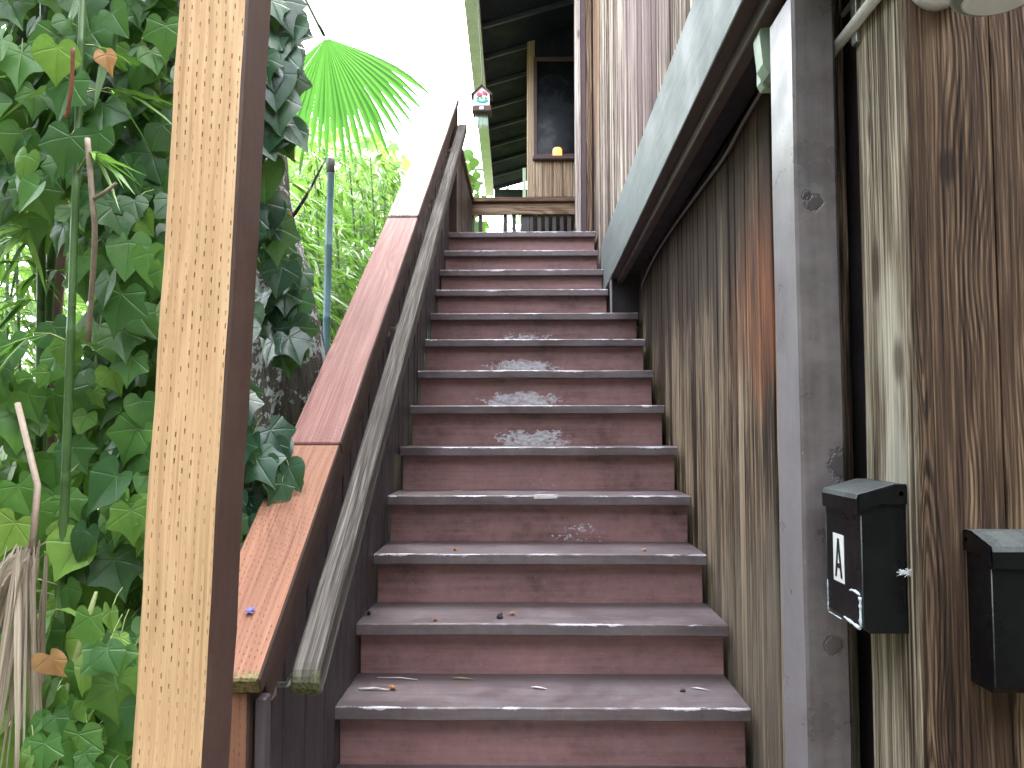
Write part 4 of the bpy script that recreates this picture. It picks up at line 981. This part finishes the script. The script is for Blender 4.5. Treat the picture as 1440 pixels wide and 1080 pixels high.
single_leaf('curled tan leaf among the dark ivy at the top left', (-.80, 1.48, .715), .036, (.3, 0, -1), (.3, -1, .2))
single_leaf('dry brown crumpled leaf hanging on the lichened tree', (-.675, 2.2, .60), .055, (-.2, 0, -1), (-.2, -1, .3))
single_leaf('brown withered leaf low in the ivy at the bottom left', (-.80, 1.36, -.38), .05, (.3, 0, -1), (0, -1, .3))

# ------------------------------------------------------------------ litter on the steps
def ztr(i): return Z[i] + .001
def flower(label, x, y, i, r=.009, mat='blossom'):
    b = MB(); z = ztr(i)
    for k in range(7):
        a = k * .9; b.blade((x, y, z + r * .3), (math.cos(a), math.sin(a), U(.2, 1.0)), (0, 0, 1), r * U(1.2, 2.2), r * .8, .3, seg=3)
    b.blob((x, y, z + r * .5), r * .55)
    return tag(b.build('fallen_blossom', mat, recalc=False), label, 'blossom')
flower('small orange blossom at the left of the lowest visible tread, next to a white straw', -.404, 2.467, 0, .011)
flower('dark shrivelled blossom against the pickets at the left end of the second tread', -.525, 2.70, 1, .013, 'darkbit')
flower('tan blossom near the left of the second tread', -.293, 2.613, 1, .009)
flower('tan blossom just right of the dark berry on the second tread', -.048, 2.70, 1, .010)
flower('orange blossom at the left part of the third tread', -.258, 2.93, 2, .010)
flower('orange blossom near the right end of the third tread', .426, 2.93, 2, .009)
b = MB(); b.blob((-.086, 2.655, ztr(1) + .007), .011, sq=(1, 1, .8)); tag(b.build('berry', 'darkbit'), 'dark dried berry on the front edge of the second tread', 'berry')
b = MB(); b.blob((.467, 2.46, ztr(0) + .004), .007, sq=(1.3, 1, .7)); tag(b.build('berry', 'darkbit'), 'tiny dark berry at the right of the lowest visible tread', 'berry')
b = MB()
for k in range(5):
    x = -.50 + U(-.01, .01); y = 2.46 + U(-.012, .012); b.tube([(x, y, ztr(0) + .003), (x + .045, y + U(-.01, .01), ztr(0) + .008), (x + .085, y + U(-.015, .015), ztr(0) + .003)], [.0016, .0018, .001], 5)
tag(b.build('straw', 'straw'), 'frayed white straw lying at the left of the lowest visible tread', 'straw')
b = MB(); b.tube([(-.47, 2.575, ztr(0) + .003), (-.40, 2.565, ztr(0) + .006), (-.34, 2.555, ztr(0) + .003)], [.001, .002, .001], 5); tag(b.build('straw', 'straw'), 'long thin white straw along the back of the lowest visible tread', 'straw')
def litter(label, x, y, i, L, a, mat, w=.012):
    b = MB(); b.blade((x, y, ztr(i) + .003), (math.cos(a), math.sin(a), .08), (0, 0, 1), L, w, .08, tone=.5, seg=4); return tag(b.build('fallen_leaf', mat, recalc=False), label, 'leaf')
litter('yellow green slender leaf at the back of the lowest visible tread', -.235, 2.575, 0, .075, -.2, 'greenleaf')
litter('pale slender leaf lying right of centre on the lowest visible tread', .015, 2.49, 0, .055, -.4, 'straw')
litter('pale leaf at the right of the lowest visible tread', .50, 2.49, 0, .06, -.5, 'straw', .009)
litter('small pale leaf on the fourth tread beside the white paint patch', .045, 3.23, 3, .05, .6, 'straw', .01)
litter('pale leaf at the back left of the fourth tread', -.30, 3.29, 3, .05, .2, 'straw', .009)
b = MB(); zz = Z[3] + .0012; b.prism([(.03, 3.128, zz), (.105, 3.126, zz), (.125, 3.150, zz), (.04, 3.160, zz)], (0, 0, .0012)); b.prism([(.03, 3.1185, Z[3] - .012), (.12, 3.1185, Z[3] - .010), (.12, 3.1185, Z[3] - .002), (.03, 3.1185, Z[3] - .002)], (0, -.001, 0)); tag(b.build('paper_scrap', 'straw'), 'flat white scrap on the nosing of the fourth tread', 'scrap')
# violet petal on the cap board
yv = 1.60; b = MB()
for k in range(6):
    a = k * 1.05; b.blade((-.545, yv, capz(yv) + .004), (math.cos(a), math.sin(a), .5 + .6 * math.sin(a)), (0, 0, 1), .013, .009, .1, seg=3)
tag(b.build('fallen_blossom', 'violet', recalc=False), 'violet blossom lying on the lower end of the orange cap board', 'blossom')

# ------------------------------------------------------------------ light, camera
SUN_EL, SUN_AZ = 56, 62           # azimuth from +Y towards +X
w = bpy.data.worlds.new('World'); SC.world = w; w.use_nodes = True
nt = w.node_tree; nt.nodes.clear()
out = nt.nodes.new('ShaderNodeOutputWorld'); bg = nt.nodes.new('ShaderNodeBackground'); sky = nt.nodes.new('ShaderNodeTexSky')
sky.sky_type = 'NISHITA'; sky.sun_disc = False; sky.sun_elevation = R(SUN_EL); sky.sun_rotation = R(SUN_AZ); sky.dust_density = 6; sky.air_density = 1.0; sky.ozone_density = 1.0
hs = nt.nodes.new('ShaderNodeHueSaturation'); hs.inputs['Saturation'].default_value = .26
nt.links.new(sky.outputs[0], hs.inputs['Color']); nt.links.new(hs.outputs[0], bg.inputs['Color']); bg.inputs['Strength'].default_value = 3.05
nt.links.new(bg.outputs[0], out.inputs[0])
sd = bpy.data.lights.new('sun', 'SUN'); sd.energy = 3.8; sd.angle = R(.6); sd.color = (1, .95, .86)
so = bpy.data.objects.new('sun', sd); COL.objects.link(so)
dirv = V((math.sin(R(SUN_AZ)) * math.cos(R(SUN_EL)), math.cos(R(SUN_AZ)) * math.cos(R(SUN_EL)), math.sin(R(SUN_EL))))
so.rotation_euler = dirv.to_track_quat('Z', 'Y').to_euler(); so.location = dirv * 30

cam = bpy.data.cameras.new('camera'); co = bpy.data.objects.new('camera', cam); COL.objects.link(co)
f, p, yw, r = 1129.185, .057, .0174, -.0009
f0 = V((-math.sin(yw) * math.cos(p), math.cos(yw) * math.cos(p), math.sin(p))); r0 = V((math.cos(yw), math.sin(yw), 0)); u0 = r0.cross(f0)
r1 = r0 * math.cos(r) + u0 * math.sin(r); u1 = -r0 * math.sin(r) + u0 * math.cos(r)
m = Matrix((r1, u1, -f0)).transposed().to_4x4(); co.matrix_world = m
cam.sensor_width = 36; cam.lens = 36 * f / 1440; cam.clip_end = 2000; cam.clip_start = .02
SC.camera = co
SC.view_settings.view_transform = 'Standard'; SC.view_settings.look = 'None'; SC.view_settings.exposure = 0
try:
    SC.cycles.use_denoising = True; SC.cycles.max_bounces = 8; SC.cycles.transparent_max_bounces = 8
except Exception: pass
